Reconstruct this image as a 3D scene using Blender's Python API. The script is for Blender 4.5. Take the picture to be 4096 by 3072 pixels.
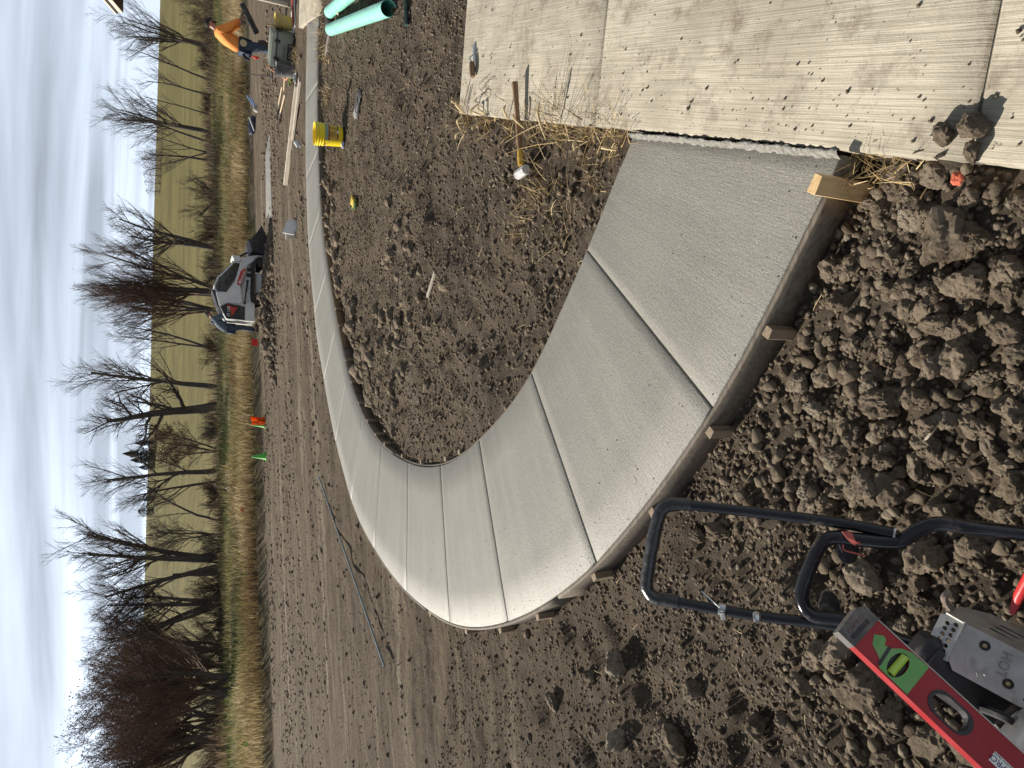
import bpy, bmesh, math, random
import numpy as np
from mathutils import Vector, Matrix, Euler

random.seed(7); RNG = np.random.default_rng(7)
for o in list(bpy.data.objects): bpy.data.objects.remove(o)
scn = bpy.context.scene
COL = scn.collection
PI = math.pi

# ------------------------------------------------------------------ camera
# The photograph lies on its side: the camera was rolled 90 degrees (sky to the left).
CAM_H = 1.9                                   # metres above the fresh walkway
FPX = 2700.0                                  # focal length in photo pixels (4096 wide)
PITCH = math.atan((2048 - 740) / FPX); ROLL = math.radians(0.5)
SC = 4096 / 2212.0
cp_, sp_ = math.cos(PITCH), math.sin(PITCH)
_r, _u, _f = np.array([1, 0, 0.]), np.array([0, sp_, cp_]), np.array([0, cp_, -sp_])
RA = math.cos(ROLL) * _r + math.sin(ROLL) * _u      # upright right
UA = -math.sin(ROLL) * _r + math.cos(ROLL) * _u     # upright up
FA = _f
CAMP = np.array([0, 0, CAM_H])
cam_d = bpy.data.cameras.new('camera'); cam = bpy.data.objects.new('camera', cam_d); COL.objects.link(cam)
cam_d.sensor_fit = 'HORIZONTAL'; cam_d.sensor_width = 36.0; cam_d.lens = FPX / 4096 * 36.0
cam_d.clip_start = 0.05; cam_d.clip_end = 3000
cx, cy, cz = -UA, RA, -FA
cam.matrix_world = Matrix(((cx[0], cy[0], cz[0], CAMP[0]), (cx[1], cy[1], cz[1], CAMP[1]), (cx[2], cy[2], cz[2], CAMP[2]), (0, 0, 0, 1)))
scn.camera = cam

# ------------------------------------------------------------------ light
SUN_EL = math.radians(31); SUN_AZ = math.radians(41)          # the sun stands left of and beyond the scene
SUNV = Vector((-math.cos(SUN_AZ) * math.cos(SUN_EL), math.sin(SUN_AZ) * math.cos(SUN_EL), math.sin(SUN_EL)))
sd = bpy.data.lights.new('sun', 'SUN'); sun = bpy.data.objects.new('sun', sd); COL.objects.link(sun)
sd.energy = 5.0; sd.angle = math.radians(0.5); sd.color = (1.0, 0.93, 0.82)
sun.rotation_euler = SUNV.to_track_quat('Z', 'Y').to_euler(); sun.location = SUNV * 60
world = bpy.data.worlds.new('World'); scn.world = world; world.use_nodes = True
wn, wl = world.node_tree.nodes, world.node_tree.links
wn.clear()
wo = wn.new('ShaderNodeOutputWorld'); bg = wn.new('ShaderNodeBackground'); bg.inputs['Strength'].default_value = 0.06
sky = wn.new('ShaderNodeTexSky'); sky.sky_type = 'NISHITA'; sky.sun_disc = False
sky.sun_elevation = SUN_EL; sky.sun_rotation = math.atan2(SUNV.x, SUNV.y); sky.air_density = 1.0; sky.dust_density = 0.6; sky.ozone_density = 1.6
tc = wn.new('ShaderNodeTexCoord'); sx = wn.new('ShaderNodeSeparateXYZ'); wl.new(tc.outputs['Generated'], sx.inputs[0])
def wm(op, a, b=None, c=None):
    n = wn.new('ShaderNodeMath'); n.operation = op
    for i, v in enumerate((a, b, c)):
        if v is None: continue
        if isinstance(v, (int, float)): n.inputs[i].default_value = v
        else: wl.new(v, n.inputs[i])
    return n.outputs[0]
zz = wm('ADD', wm('MAXIMUM', sx.outputs['Z'], 0.0), 0.12)
cxy = wn.new('ShaderNodeCombineXYZ'); wl.new(wm('DIVIDE', sx.outputs['X'], zz), cxy.inputs[0]); wl.new(wm('DIVIDE', sx.outputs['Y'], zz), cxy.inputs[1])
mp = wn.new('ShaderNodeMapping'); mp.inputs['Rotation'].default_value = (0, 0, math.radians(-14)); mp.inputs['Scale'].default_value = (0.22, 0.95, 1)
wl.new(cxy.outputs[0], mp.inputs[0])
nz = wn.new('ShaderNodeTexNoise'); nz.inputs['Scale'].default_value = 1.5; nz.inputs['Detail'].default_value = 6; nz.inputs['Roughness'].default_value = 0.5
nz.inputs['Distortion'].default_value = 0.35
wl.new(mp.outputs[0], nz.inputs['Vector'])
cr = wn.new('ShaderNodeValToRGB'); cr.color_ramp.elements[0].position = 0.36; cr.color_ramp.elements[1].position = 0.70
cr.color_ramp.elements[0].color = (0.38, 0.38, 0.38, 1); cr.color_ramp.elements[1].color = (0.92, 0.92, 0.92, 1)
wl.new(nz.outputs[0], cr.inputs[0])
mx = wn.new('ShaderNodeMix'); mx.data_type = 'RGBA'
wl.new(wm('MINIMUM', wm('MULTIPLY', cr.outputs[0], wm('DIVIDE', 0.34, wm('ADD', wm('MAXIMUM', sx.outputs['Z'], 0.0), 0.17))), 0.94), mx.inputs['Factor'])      # thin cloud: longer path towards the horizon; wl.new(sky.outputs[0], mx.inputs['A']); 
sv = wn.new('ShaderNodeVectorMath'); sv.operation = 'DOT_PRODUCT'; wl.new(tc.outputs['Generated'], sv.inputs[0]); sv.inputs[1].default_value = SUNV      # thin cloud glows towards the sun
glow = wm('MULTIPLY_ADD', wm('POWER', wm('MAXIMUM', sv.outputs['Value'], 0.0), 3.0), 0.75, 0.92)
cg = wn.new('ShaderNodeVectorMath'); cg.operation = 'SCALE'; cg.inputs[0].default_value = (10.2, 11.7, 13.8); wl.new(glow, cg.inputs['Scale']); wl.new(cg.outputs[0], mx.inputs['B'])
wl.new(mx.outputs['Result'], bg.inputs['Color']); wl.new(bg.outputs[0], wo.inputs[0])
scn.view_settings.view_transform = 'Standard'; scn.view_settings.look = 'None'
scn.view_settings.exposure = 0.62; scn.view_settings.gamma = 1.0; scn.view_settings.use_curve_mapping = False

# ------------------------------------------------------------------ pixel helpers (2212-wide photo pixels -> places)
def ray(x, y):
    u = (1536 - y * SC) / FPX; v = (2048 - x * SC) / FPX
    return FA + u * RA + v * UA
def G(x, y, z=0.0):                       # where the line of sight meets the level z
    d = ray(x, y); t = (z - CAM_H) / d[2]; return CAMP + d * t
def DY(x, y, Y):                          # ... reaches the distance Y
    d = ray(x, y); return CAMP + d * (Y / d[1])
def CT(x, y, t): return CAMP + ray(x, y) * t      # ... at depth t
def depth(p): return float(np.dot(np.asarray(p) - CAMP, FA))

# ------------------------------------------------------------------ numeric noise
def _h(ix, iy, iz, seed):
    n = (ix * 374761393 + iy * 668265263 + iz * 1274126177 + seed * 974634777) & 0x7fffffff
    n = ((n ^ (n >> 13)) * 1274126177) & 0x7fffffff
    return ((n ^ (n >> 16)) & 0xffff) / 65535.0
def noise3(x, y, z, seed=0):
    x, y, z = (np.asarray(a, float) for a in (x, y, z))
    ix, iy, iz = (np.floor(a).astype(np.int64) for a in (x, y, z))
    fx, fy, fz = x - ix, y - iy, z - iz
    fx, fy, fz = (a * a * (3 - 2 * a) for a in (fx, fy, fz))
    r = 0
    for dx in (0, 1):
        for dy in (0, 1):
            for dz in (0, 1):
                w = (fx if dx else 1 - fx) * (fy if dy else 1 - fy) * (fz if dz else 1 - fz)
                r = r + w * _h(ix + dx, iy + dy, iz + dz, seed)
    return r * 2 - 1
def noise2(x, y, seed=0):
    x, y = np.asarray(x, float), np.asarray(y, float)
    ix, iy = np.floor(x).astype(np.int64), np.floor(y).astype(np.int64)
    fx, fy = x - ix, y - iy
    fx, fy = fx * fx * (3 - 2 * fx), fy * fy * (3 - 2 * fy)
    r = 0
    for dx in (0, 1):
        for dy in (0, 1):
            r = r + (fx if dx else 1 - fx) * (fy if dy else 1 - fy) * _h(ix + dx, iy + dy, 0, seed)
    return r * 2 - 1
def fbm2(x, y, sc, oct=4, seed=0, gain=0.5):
    r = 0; a = 1.0
    for k in range(oct):
        r = r + a * noise2(x * sc, y * sc, seed + k * 17); a *= gain; sc *= 2.03
    return r

# ------------------------------------------------------------------ materials
MATS = {}
class NT:
    def __init__(s, name):
        s.m = bpy.data.materials.new(name); s.m.use_nodes = True
        s.n, s.l = s.m.node_tree.nodes, s.m.node_tree.links
        s.b = s.n['Principled BSDF']
    def new(s, t, **kw):
        n = s.n.new(t)
        for k, v in kw.items():
            if hasattr(n, k): setattr(n, k, v)
            else: n.inputs[k].default_value = v
        return n
    def link(s, a, b): s.l.new(a, b)
    def coord(s, kind='Object'):
        return s.new('ShaderNodeTexCoord').outputs[kind]
    def map(s, vec, scale=(1, 1, 1), rot=(0, 0, 0), loc=(0, 0, 0)):
        n = s.new('ShaderNodeMapping'); n.inputs['Scale'].default_value = scale; n.inputs['Rotation'].default_value = rot; n.inputs['Location'].default_value = loc
        s.link(vec, n.inputs[0]); return n.outputs[0]
    def noise(s, vec, scale, detail=4, rough=0.55, dist=0):
        n = s.new('ShaderNodeTexNoise'); n.inputs['Scale'].default_value = scale; n.inputs['Detail'].default_value = detail
        n.inputs['Roughness'].default_value = rough; n.inputs['Distortion'].default_value = dist
        s.link(vec, n.inputs['Vector']); return n.outputs[0]
    def ramp(s, fac, stops):
        n = s.new('ShaderNodeValToRGB'); e = n.color_ramp.elements
        while len(e) < len(stops): e.new(0.5)
        for i, (p, c) in enumerate(stops):
            e[i].position = p; e[i].color = (c, c, c, 1) if isinstance(c, (int, float)) else (*c, 1)
        s.link(fac, n.inputs[0]); return n.outputs[0]
    def mix(s, fac, a, b, mode='MIX'):
        n = s.new('ShaderNodeMix'); n.data_type = 'RGBA'; n.blend_type = mode
        for inp, v in ((n.inputs['Factor'], fac), (n.inputs['A'], a), (n.inputs['B'], b)):
            if isinstance(v, (int, float)): inp.default_value = v if inp.type == 'VALUE' else (v, v, v, 1)
            elif isinstance(v, (tuple, list)): inp.default_value = (*v, 1) if len(v) == 3 else v
            else: s.link(v, inp)
        return n.outputs['Result']
    def math(s, op, a, b=None, clamp=False):
        n = s.new('ShaderNodeMath'); n.operation = op; n.use_clamp = clamp
        for i, v in enumerate((a, b)):
            if v is None: continue
            if isinstance(v, (int, float)): n.inputs[i].default_value = v
            else: s.link(v, n.inputs[i])
        return n.outputs[0]
    def bump(s, h, strength=0.5, dist=0.01):
        n = s.new('ShaderNodeBump'); n.inputs['Strength'].default_value = strength; n.inputs['Distance'].default_value = dist
        s.link(h, n.inputs['Height']); s.link(n.outputs[0], s.b.inputs['Normal'])
    def col(s, c):
        if isinstance(c, (tuple, list)): s.b.inputs['Base Color'].default_value = (*c, 1)
        else: s.link(c, s.b.inputs['Base Color'])
    def set(s, rough=0.6, metal=0.0, spec=0.5):
        s.b.inputs['Roughness'].default_value = rough; s.b.inputs['Metallic'].default_value = metal; s.b.inputs['Specular IOR Level'].default_value = spec
        return s.m
def M(name, c1, c2=None, nscale=8, rough=0.6, metal=0.0, spec=0.4, bump=0.15, bscale=40, bdist=0.003, dirt=None, dirtamt=0.3):
    """painted, plastic, cloth ... : two tones of one colour broken up by noise, a dusty film, fine relief"""
    if name in MATS: return MATS[name]
    t = NT(name); v = t.coord()
    c2 = c2 or tuple(x * 0.72 for x in c1)
    f = t.noise(v, nscale, 5)
    c = t.mix(t.ramp(f, [(0.35, 0), (0.68, 1)]), c1, c2)
    if dirt:
        d = t.noise(t.map(v, loc=(3, 7, 1)), nscale * 0.7, 6, 0.7)
        c = t.mix(t.ramp(d, [(0.62 - dirtamt * 0.35, 0), (0.72, 0.85)]), c, dirt)
    t.col(c)
    if bump: t.bump(t.noise(v, bscale, 4), bump, bdist)
    rg = t.ramp(t.noise(v, nscale * 2.3, 3), [(0.3, max(0.02, rough - 0.1)), (0.7, min(1, rough + 0.12))])
    m = t.set(rough, metal, spec); t.link(rg, t.b.inputs['Roughness'])
    MATS[name] = m; return m
def wood(name, c1, c2, scale=6, axis=0, rough=0.75):
    if name in MATS: return MATS[name]
    t = NT(name); v = t.coord(); s = [14, 14, 14]; s[axis] = 0.9
    mv = t.map(v, tuple(s)); g = t.noise(mv, scale, 6, 0.6, 0.4)
    c = t.mix(t.ramp(g, [(0.36, 0), (0.66, 1)]), c1, c2)
    st = t.noise(t.map(v, loc=(2, 2, 2)), 5, 5)
    c = t.mix(t.ramp(st, [(0.48, 0), (0.75, 0.5)]), c, tuple(x * 0.45 for x in c2))
    t.col(c); t.bump(g, 0.4, 0.002); m = t.set(rough, 0, 0.25); MATS[name] = m; return m

DIRTC = (0.12, 0.095, 0.075)
def soil_colors(t, v, rnd=None):
    a = t.noise(v, 1.3, 6, 0.6); b = t.noise(t.map(v, loc=(5, 1, 9)), 9, 6, 0.65); g = t.noise(v, 70, 3)
    c = t.mix(t.ramp(a, [(0.36, 0), (0.66, 1)]), (0.048, 0.036, 0.027), (0.125, 0.096, 0.068))  # earth browns, darkened so that the loose crumbs above look lit
    c = t.mix(t.ramp(b, [(0.42, 0), (0.74, 1)]), c, (0.17, 0.135, 0.098))
    c = t.mix(t.math('MULTIPLY', t.ramp(g, [(0.4, 0), (0.8, 1)]), 0.35), c, (0.24, 0.205, 0.165))
    return c
def make_soil(name, per='obj'):
    t = NT(name); v = t.coord('Object')
    if per == 'obj':
        r = t.new('ShaderNodeObjectInfo').outputs['Random']
    else:
        at = t.new('ShaderNodeAttribute'); at.attribute_name = 'rnd'; r = at.outputs['Fac']
    ofs = t.new('ShaderNodeVectorMath'); ofs.operation = 'ADD'; t.link(v, ofs.inputs[0])
    cmb = t.new('ShaderNodeCombineXYZ'); t.link(t.math('MULTIPLY', r, 37.0), cmb.inputs[0]); t.link(cmb.outputs[0], ofs.inputs[1])
    v2 = ofs.outputs[0]
    k = 0.045 if per == 'obj' else 1.0          # clod meshes are unit-sized and scaled down
    a = t.noise(v2, 12 * k, 6, 0.65)
    tone = t.ramp(r, [(0.0, (0.100, 0.075, 0.053)), (0.45, (0.172, 0.133, 0.094)), (0.8, (0.228, 0.181, 0.131)), (0.97, (0.31, 0.262, 0.20))])  # earth tones raised so clods and crumbs look sunlit on the darkened ground
    c = t.mix(t.ramp(a, [(0.35, 0), (0.72, 1)]), tone, (0.24, 0.193, 0.142))
    dk = t.noise(v2, 33 * k, 5, 0.7)
    c = t.mix(t.ramp(dk, [(0.33, 0.75), (0.5, 0)]), c, (0.055, 0.043, 0.035))
    t.col(c)
    h = t.math('ADD', t.noise(v2, 70 * k, 8, 0.78), t.math('MULTIPLY', t.noise(v2, 22 * k, 4), 1.3))
    t.bump(h, 1.0, 0.014)
    return t.set(0.95, 0, 0.12)

# ------------------------------------------------------------------ mesh helpers
def link(o, parent=None, label=None, cat=None, group=None, kind=None):
    if o.name not in COL.objects: COL.objects.link(o)
    if parent is not None: o.parent = parent
    if label: o['label'] = label
    if cat: o['category'] = cat
    if group: o['group'] = group
    if kind: o['kind'] = kind
    return o
def thing(name, label, cat, loc=(0, 0, 0), rotz=0.0, group=None, rot=None, mat4=None):
    o = bpy.data.objects.new(name, None); o.empty_display_size = 0.1
    link(o, None, label, cat, group)
    o.location = loc; o.rotation_euler = rot or (0, 0, rotz)
    if mat4 is not None: o.matrix_world = mat4
    return o
def fast(name, V, F, mat=None, parent=None, smooth=False, uv=None, attrs=None, **kw):
    """V (n,3), F (m,k) arrays with the same number of corners each -> one mesh object"""
    me = bpy.data.meshes.new(name); V = np.ascontiguousarray(V, dtype=np.float32); F = np.ascontiguousarray(F, dtype=np.int32)
    m, k = F.shape
    me.vertices.add(len(V)); me.vertices.foreach_set('co', V.ravel())
    me.loops.add(m * k); me.loops.foreach_set('vertex_index', F.ravel())
    me.polygons.add(m); me.polygons.foreach_set('loop_start', np.arange(0, m * k, k, dtype=np.int32)); me.polygons.foreach_set('loop_total', np.full(m, k, dtype=np.int32))
    if smooth: me.polygons.foreach_set('use_smooth', np.ones(m, dtype=bool))
    if attrs:
        for nme, arr in attrs.items():
            a = me.attributes.new(nme, 'FLOAT', 'POINT'); a.data.foreach_set('value', np.asarray(arr, dtype=np.float32))
    me.update(calc_edges=True); me.validate()
    if uv is not None:
        l = me.uv_layers.new(name='UVMap'); l.data.foreach_set('uv', np.asarray(uv, dtype=np.float32)[F.ravel()].ravel())
    if mat: me.materials.append(mat)
    o = bpy.data.objects.new(name, me); link(o, parent, **kw); return o
def frombm(name, bm, mat=None, parent=None, smooth=False, **kw):
    me = bpy.data.meshes.new(name)
    bmesh.ops.recalc_face_normals(bm, faces=bm.faces); bm.to_mesh(me); bm.free()
    if smooth:
        for p in me.polygons: p.use_smooth = True
        try: me.set_sharp_from_angle(angle=math.radians(38))
        except Exception: pass
    if mat: me.materials.append(mat)
    o = bpy.data.objects.new(name, me); link(o, parent, **kw); return o
def bm_box(bm, c, s, rot=None, bevel=0.0, seg=2):
    r = bmesh.ops.create_cube(bm, size=1.0); vs = r['verts']
    bmesh.ops.scale(bm, vec=s, verts=vs)
    if bevel:
        es = list({e for v in vs for e in v.link_edges})
        b = bmesh.ops.bevel(bm, geom=es, offset=bevel, segments=seg, affect='EDGES', profile=0.5)
        vs = list({v for f in b['faces'] for v in f.verts} | {v for v in vs if v.is_valid})
    if rot is not None:
        bmesh.ops.rotate(bm, cent=(0, 0, 0), matrix=(rot.to_matrix() if hasattr(rot, 'to_matrix') else rot), verts=vs)
    bmesh.ops.translate(bm, vec=c, verts=vs)
    return vs
def box(name, c, s, mat, parent=None, rot=None, bevel=0.004, seg=2, **kw):
    bm = bmesh.new(); bm_box(bm, c, s, rot, bevel, seg); return frombm(name, bm, mat, parent, True, **kw)
def bm_tube(bm, pts, rad, n=10, caps=True):
    pts = [Vector(p) for p in pts]; k = len(pts)
    rads = [rad] * k if isinstance(rad, (int, float)) else list(rad)
    T = []
    for i in range(k):
        a = pts[max(i - 1, 0)]; b = pts[min(i + 1, k - 1)]; T.append((b - a).normalized())
    ref = Vector((0, 0, 1)) if abs(T[0].z) < 0.9 else Vector((1, 0, 0))
    nrm = T[0].cross(ref).normalized(); rings = []
    for i in range(k):
        nrm = (nrm - T[i] * nrm.dot(T[i])).normalized(); bn = T[i].cross(nrm)
        rings.append([bm.verts.new(pts[i] + (nrm * math.cos(2 * PI * j / n) + bn * math.sin(2 * PI * j / n)) * rads[i]) for j in range(n)])
    for i in range(k - 1):
        for j in range(n):
            bm.faces.new((rings[i][j], rings[i][(j + 1) % n], rings[i + 1][(j + 1) % n], rings[i + 1][j]))
    if caps:
        bm.faces.new(rings[0][::-1]); bm.faces.new(rings[-1])
def tube(name, pts, rad, mat, parent=None, n=10, caps=True, **kw):
    bm = bmesh.new(); bm_tube(bm, pts, rad, n, caps); return frombm(name, bm, mat, parent, True, **kw)
def curve(pts, n=8):
    """Catmull-Rom through the points"""
    P = [np.asarray(p, float) for p in pts]; P = [2 * P[0] - P[1]] + P + [2 * P[-1] - P[-2]]; out = []
    for i in range(1, len(P) - 2):
        for k in range(n):
            t = k / n
            out.append(0.5 * (2 * P[i] + (P[i + 1] - P[i - 1]) * t + (2 * P[i - 1] - 5 * P[i] + 4 * P[i + 1] - P[i + 2]) * t * t + (3 * P[i] - P[i - 1] - 3 * P[i + 1] + P[i + 2]) * t ** 3))
    out.append(P[-2]); return out
def bm_lathe(bm, prof, n=32, cap0=False, cap1=False):
    rings = [[bm.verts.new((r * math.cos(2 * PI * j / n), r * math.sin(2 * PI * j / n), z)) for j in range(n)] for r, z in prof]
    for i in range(len(rings) - 1):
        for j in range(n): bm.faces.new((rings[i][j], rings[i][(j + 1) % n], rings[i + 1][(j + 1) % n], rings[i + 1][j]))
    if cap0: bm.faces.new(rings[0][::-1])
    if cap1: bm.faces.new(rings[-1])
def lathe(name, prof, mat, parent=None, n=32, cap0=False, cap1=False, **kw):
    bm = bmesh.new(); bm_lathe(bm, prof, n, cap0, cap1); return frombm(name, bm, mat, parent, True, **kw)
def bm_prism(bm, outer, holes, d0, d1, M4=None):
    """outline (with holes) in x,y extruded from z=d0 to z=d1"""
    loops = [outer] + list(holes); b2 = bmesh.new(); edges = []
    for lp in loops:
        vs = [b2.verts.new((p[0], p[1], d0)) for p in lp]
        for i in range(len(vs)): edges.append(b2.edges.new((vs[i], vs[(i + 1) % len(vs)])))
    bmesh.ops.triangle_fill(b2, use_beauty=True, use_dissolve=False, edges=edges)
    r = bmesh.ops.extrude_face_region(b2, geom=list(b2.faces))
    vs = [g for g in r['geom'] if isinstance(g, bmesh.types.BMVert)]
    bmesh.ops.translate(b2, vec=(0, 0, d1 - d0), verts=vs)
    bmesh.ops.recalc_face_normals(b2, faces=b2.faces)
    if M4 is not None: bmesh.ops.transform(b2, matrix=M4, verts=b2.verts)
    me = bpy.data.meshes.new('tmp'); b2.to_mesh(me); b2.free(); bm.from_mesh(me); bpy.data.meshes.remove(me)
def prism(name, outer, d0, d1, mat, parent=None, holes=(), M4=None, **kw):
    bm = bmesh.new(); bm_prism(bm, outer, holes, d0, d1, M4); return frombm(name, bm, mat, parent, False, **kw)
def oval(c, rx, ry, n=16, ang=0.0):
    return [(c[0] + rx * math.cos(2 * PI * i / n) * math.cos(ang) - ry * math.sin(2 * PI * i / n) * math.sin(ang),
             c[1] + rx * math.cos(2 * PI * i / n) * math.sin(ang) + ry * math.sin(2 * PI * i / n) * math.cos(ang)) for i in range(n)]
def stadium(c, hx, r, n=8, ang=0.0):
    pts = []
    for i in range(n + 1): a = -PI / 2 + PI * i / n; pts.append((hx + r * math.cos(a), r * math.sin(a)))
    for i in range(n + 1): a = PI / 2 + PI * i / n; pts.append((-hx + r * math.cos(a), r * math.sin(a)))
    ca, sa = math.cos(ang), math.sin(ang)
    return [(c[0] + x * ca - y * sa, c[1] + x * sa + y * ca) for x, y in pts]
def text_geo(s, size, ext=0.0):
    """lettering as flat faces in x,y centred on the origin"""
    cu = bpy.data.curves.new('t', 'FONT'); cu.body = s; cu.size = size; cu.extrude = ext; cu.align_x = 'CENTER'; cu.align_y = 'CENTER'; cu.resolution_u = 3
    o = bpy.data.objects.new('t', cu); COL.objects.link(o)
    dg = bpy.context.evaluated_depsgraph_get(); me = bpy.data.meshes.new_from_object(o.evaluated_get(dg))
    bpy.data.objects.remove(o); bpy.data.curves.remove(cu); return me
def text(name, s, size, mat, parent, M4, ext=0.0008, bend=None):
    me = text_geo(s, size, ext); me.name = name
    if bend:
        for v in me.vertices: v.co = bend(v.co)
    else: me.transform(M4)
    me.materials.clear(); me.materials.append(mat)
    o = bpy.data.objects.new(name, me); return link(o, parent)
def mframe(o, xa, ya=None, za=None):
    """4x4 from origin and axes (x given, y or z roughly)"""
    x = Vector(xa).normalized()
    if za is not None: z = Vector(za); z = (z - x * z.dot(x)).normalized(); y = z.cross(x)
    else: y = Vector(ya); y = (y - x * y.dot(x)).normalized(); z = x.cross(y)
    return Matrix(((x.x, y.x, z.x, o[0]), (x.y, y.y, z.y, o[1]), (x.z, y.z, z.z, o[2]), (0, 0, 0, 1)))
def copy_tree(o, parent=None):
    c = o.copy(); COL.objects.link(c); c.parent = parent
    for ch in o.children: copy_tree(ch, c)
    return c
def skin(name, V, E, R, mat, parent, sub=2, **kw):
    me = bpy.data.meshes.new(name); me.from_pydata([tuple(v) for v in V], E, [])
    o = bpy.data.objects.new(name, me); COL.objects.link(o)
    md = o.modifiers.new('s', 'SKIN'); md.use_smooth_shade = True
    for i, r in enumerate(R): me.skin_vertices[0].data[i].radius = r if isinstance(r, tuple) else (r, r)
    me.skin_vertices[0].data[0].use_root = True
    sm = o.modifiers.new('u', 'SUBSURF'); sm.levels = sub; sm.render_levels = sub
    dg = bpy.context.evaluated_depsgraph_get(); m2 = bpy.data.meshes.new_from_object(o.evaluated_get(dg)); m2.name = name
    bpy.data.objects.remove(o)
    for p in m2.polygons: p.use_smooth = True
    m2.materials.clear(); m2.materials.append(mat)
    o = bpy.data.objects.new(name, m2); return link(o, parent, **kw)
# ================================================================== THE PLACE: walkway outline
def G4(x, y, z=0.0): return G(x / SC, y / SC, z)
r1 = lambda L: [(1200 + .788 * x, 1400 + .788 * y) for x, y in L]
r2 = lambda L: [(1400 + .788 * x, 1800 + .788 * y) for x, y in L]
r3 = lambda L: [(1150 + .525 * x, 500 + .525 * y) for x, y in L]
r4 = lambda L: [(1150 + .6305 * x, 900 + .6305 * y) for x, y in L]
r5 = lambda L: [(1150 + .2712 * x, .2712 * y) for x, y in L]
INPX = [(2533, 541), (2481, 666), (2433, 790), (2400, 866), (2345, 1013)] + r1([(1235, 0), (1178, 120), (1110, 230), (1030, 330), (915, 457), (840, 520), (780, 566), (713, 592), (640, 597), (580, 588), (520, 562), (470, 532), (415, 488), (370, 430), (320, 340), (285, 255), (260, 180), (235, 95)]) \
    + r4([(385, 952), (345, 780), (300, 545), (275, 400), (250, 250), (232, 120)]) + r3([(268, 800), (252, 640), (240, 400), (232, 175)]) + r5([(438, 1659), (440, 1250), (445, 900), (448, 400), (470, 230)])
OUTPX = [(3371, 617), (3295, 769), (3214, 937), (3127, 1110), (3045, 1290), (2854, 1637), (2722, 1824), (2593, 2009)] + r2([(1245, 590), (1200, 625), (1100, 705), (1000, 780), (900, 835), (806, 872), (720, 898), (600, 906), (505, 883), (400, 820), (285, 725), (190, 610), (125, 505), (60, 395), (0, 245)]) \
    + r1([(215, 600), (175, 450), (140, 270), (115, 120), (95, 0)]) + r4([(185, 740), (165, 500), (140, 250), (125, 0)]) + r3([(147, 650), (138, 300)]) + r5([(265, 1500), (270, 1100), (283, 700), (290, 340)])
def resmooth(P, n=360, sig=5):
    P = np.array([p[:2] for p in P]); s = np.r_[0, np.cumsum(np.linalg.norm(np.diff(P, axis=0), axis=1))]
    q = np.linspace(0, s[-1], n); R = np.c_[np.interp(q, s, P[:, 0]), np.interp(q, s, P[:, 1])]
    k = np.exp(-0.5 * (np.arange(-4 * sig, 4 * sig + 1) / sig) ** 2); k /= k.sum(); m = len(k) // 2
    for c in (0, 1):
        a = np.r_[2 * R[0, c] - R[m:0:-1, c], R[:, c], 2 * R[-1, c] - R[-2:-m - 2:-1, c]]; R[:, c] = np.convolve(a, k, 'valid')
    return R
INN = resmooth([G4(*p) for p in INPX]); OUT = resmooth([G4(*p) for p in OUTPX])
JPX = [((2345, 1013), (2854, 1637)), ((2129, 1493), (2381, 2265)), ((1921, 1766), (2035, 2486)), ((1762, 1870), (1798, 2493)), ((1631, 1855), (1625, 2371)), ((1525, 1782), (1498, 2194)), ((1448, 1656), (1405, 1987)), ((1387, 1495), (1342, 1759)),
       ((1349, 1285), (1295, 1518)), ((1311, 1067), (1257, 1259)), ((1281, 844), (1234, 994)), ((1270, 602), (1223, 713)), ((1268, 339), (1222, 407))]
def near(C, p): return int(np.argmin(((C - np.asarray(p)[:2]) ** 2).sum(1)))
JI = [0] + [near(INN, G4(*a)) for a, b in JPX] + [len(INN) - 1]
JO = [0] + [near(OUT, G4(*b)) for a, b in JPX] + [len(OUT) - 1]
WALK_T = 0.10

# driveway slab (older, paler): its near-left edge and the joints cut into it
DZ = 0.03
DA = G(990, 245, DZ)[:2]; DB = G(2050, 345, DZ)[:2]
DE = (DA - DB) / np.linalg.norm(DA - DB); DC = np.array([.982, -.19]); DC /= np.linalg.norm(DC)
DNRM = np.array([DE[1], -DE[0]])                                # to the right of the edge
def in_drive(x, y):
    rel_x, rel_y = x - DA[0], y - DA[1]
    side = rel_x * DNRM[0] + rel_y * DNRM[1]
    far = np.array([-DC[1], DC[0]]); f = rel_x * far[0] + rel_y * far[1]
    return side, f                                               # inside: side > 0 and f < 0

MIDL = np.array([(INN[int(i)] + OUT[near(OUT, INN[int(i)])]) / 2 for i in np.linspace(0, len(INN) - 1, 140)])
def path_dist(x, y):
    """distance to the inner / outer slab edge and the place along each"""
    x, y = np.ravel(x), np.ravel(y); di = np.full(len(x), 1e9); do = di.copy(); ii = np.zeros(len(x), int); oo = ii.copy(); dm = di.copy()
    for s in range(0, len(x), 20000):
        X = x[s:s + 20000, None]; Y = y[s:s + 20000, None]
        d = (X - INN[None, ::2, 0]) ** 2 + (Y - INN[None, ::2, 1]) ** 2; ii[s:s + 20000] = d.argmin(1) * 2; di[s:s + 20000] = np.sqrt(d.min(1))
        d = (X - OUT[None, ::2, 0]) ** 2 + (Y - OUT[None, ::2, 1]) ** 2; oo[s:s + 20000] = d.argmin(1) * 2; do[s:s + 20000] = np.sqrt(d.min(1))
    poly = np.r_[INN, OUT[::-1]]
    ins = inpoly(x, y, poly)
    loop = np.r_[INN, [[12, INN[-1, 1]], [12, -2], [DB[0], DB[1]]]]
    bay = inpoly(x, y, loop) & ~ins
    return di, do, ii, oo, ins, bay
def inpoly(x, y, P):
    r = np.zeros(len(x), bool); n = len(P); j = n - 1
    for i in range(n):
        xi, yi = P[i]; xj, yj = P[j]
        c = ((yi > y) != (yj > y)) & (x < (xj - xi) * (y - yi) / (yj - yi + 1e-12) + xi); r ^= c; j = i
    return r
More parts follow.
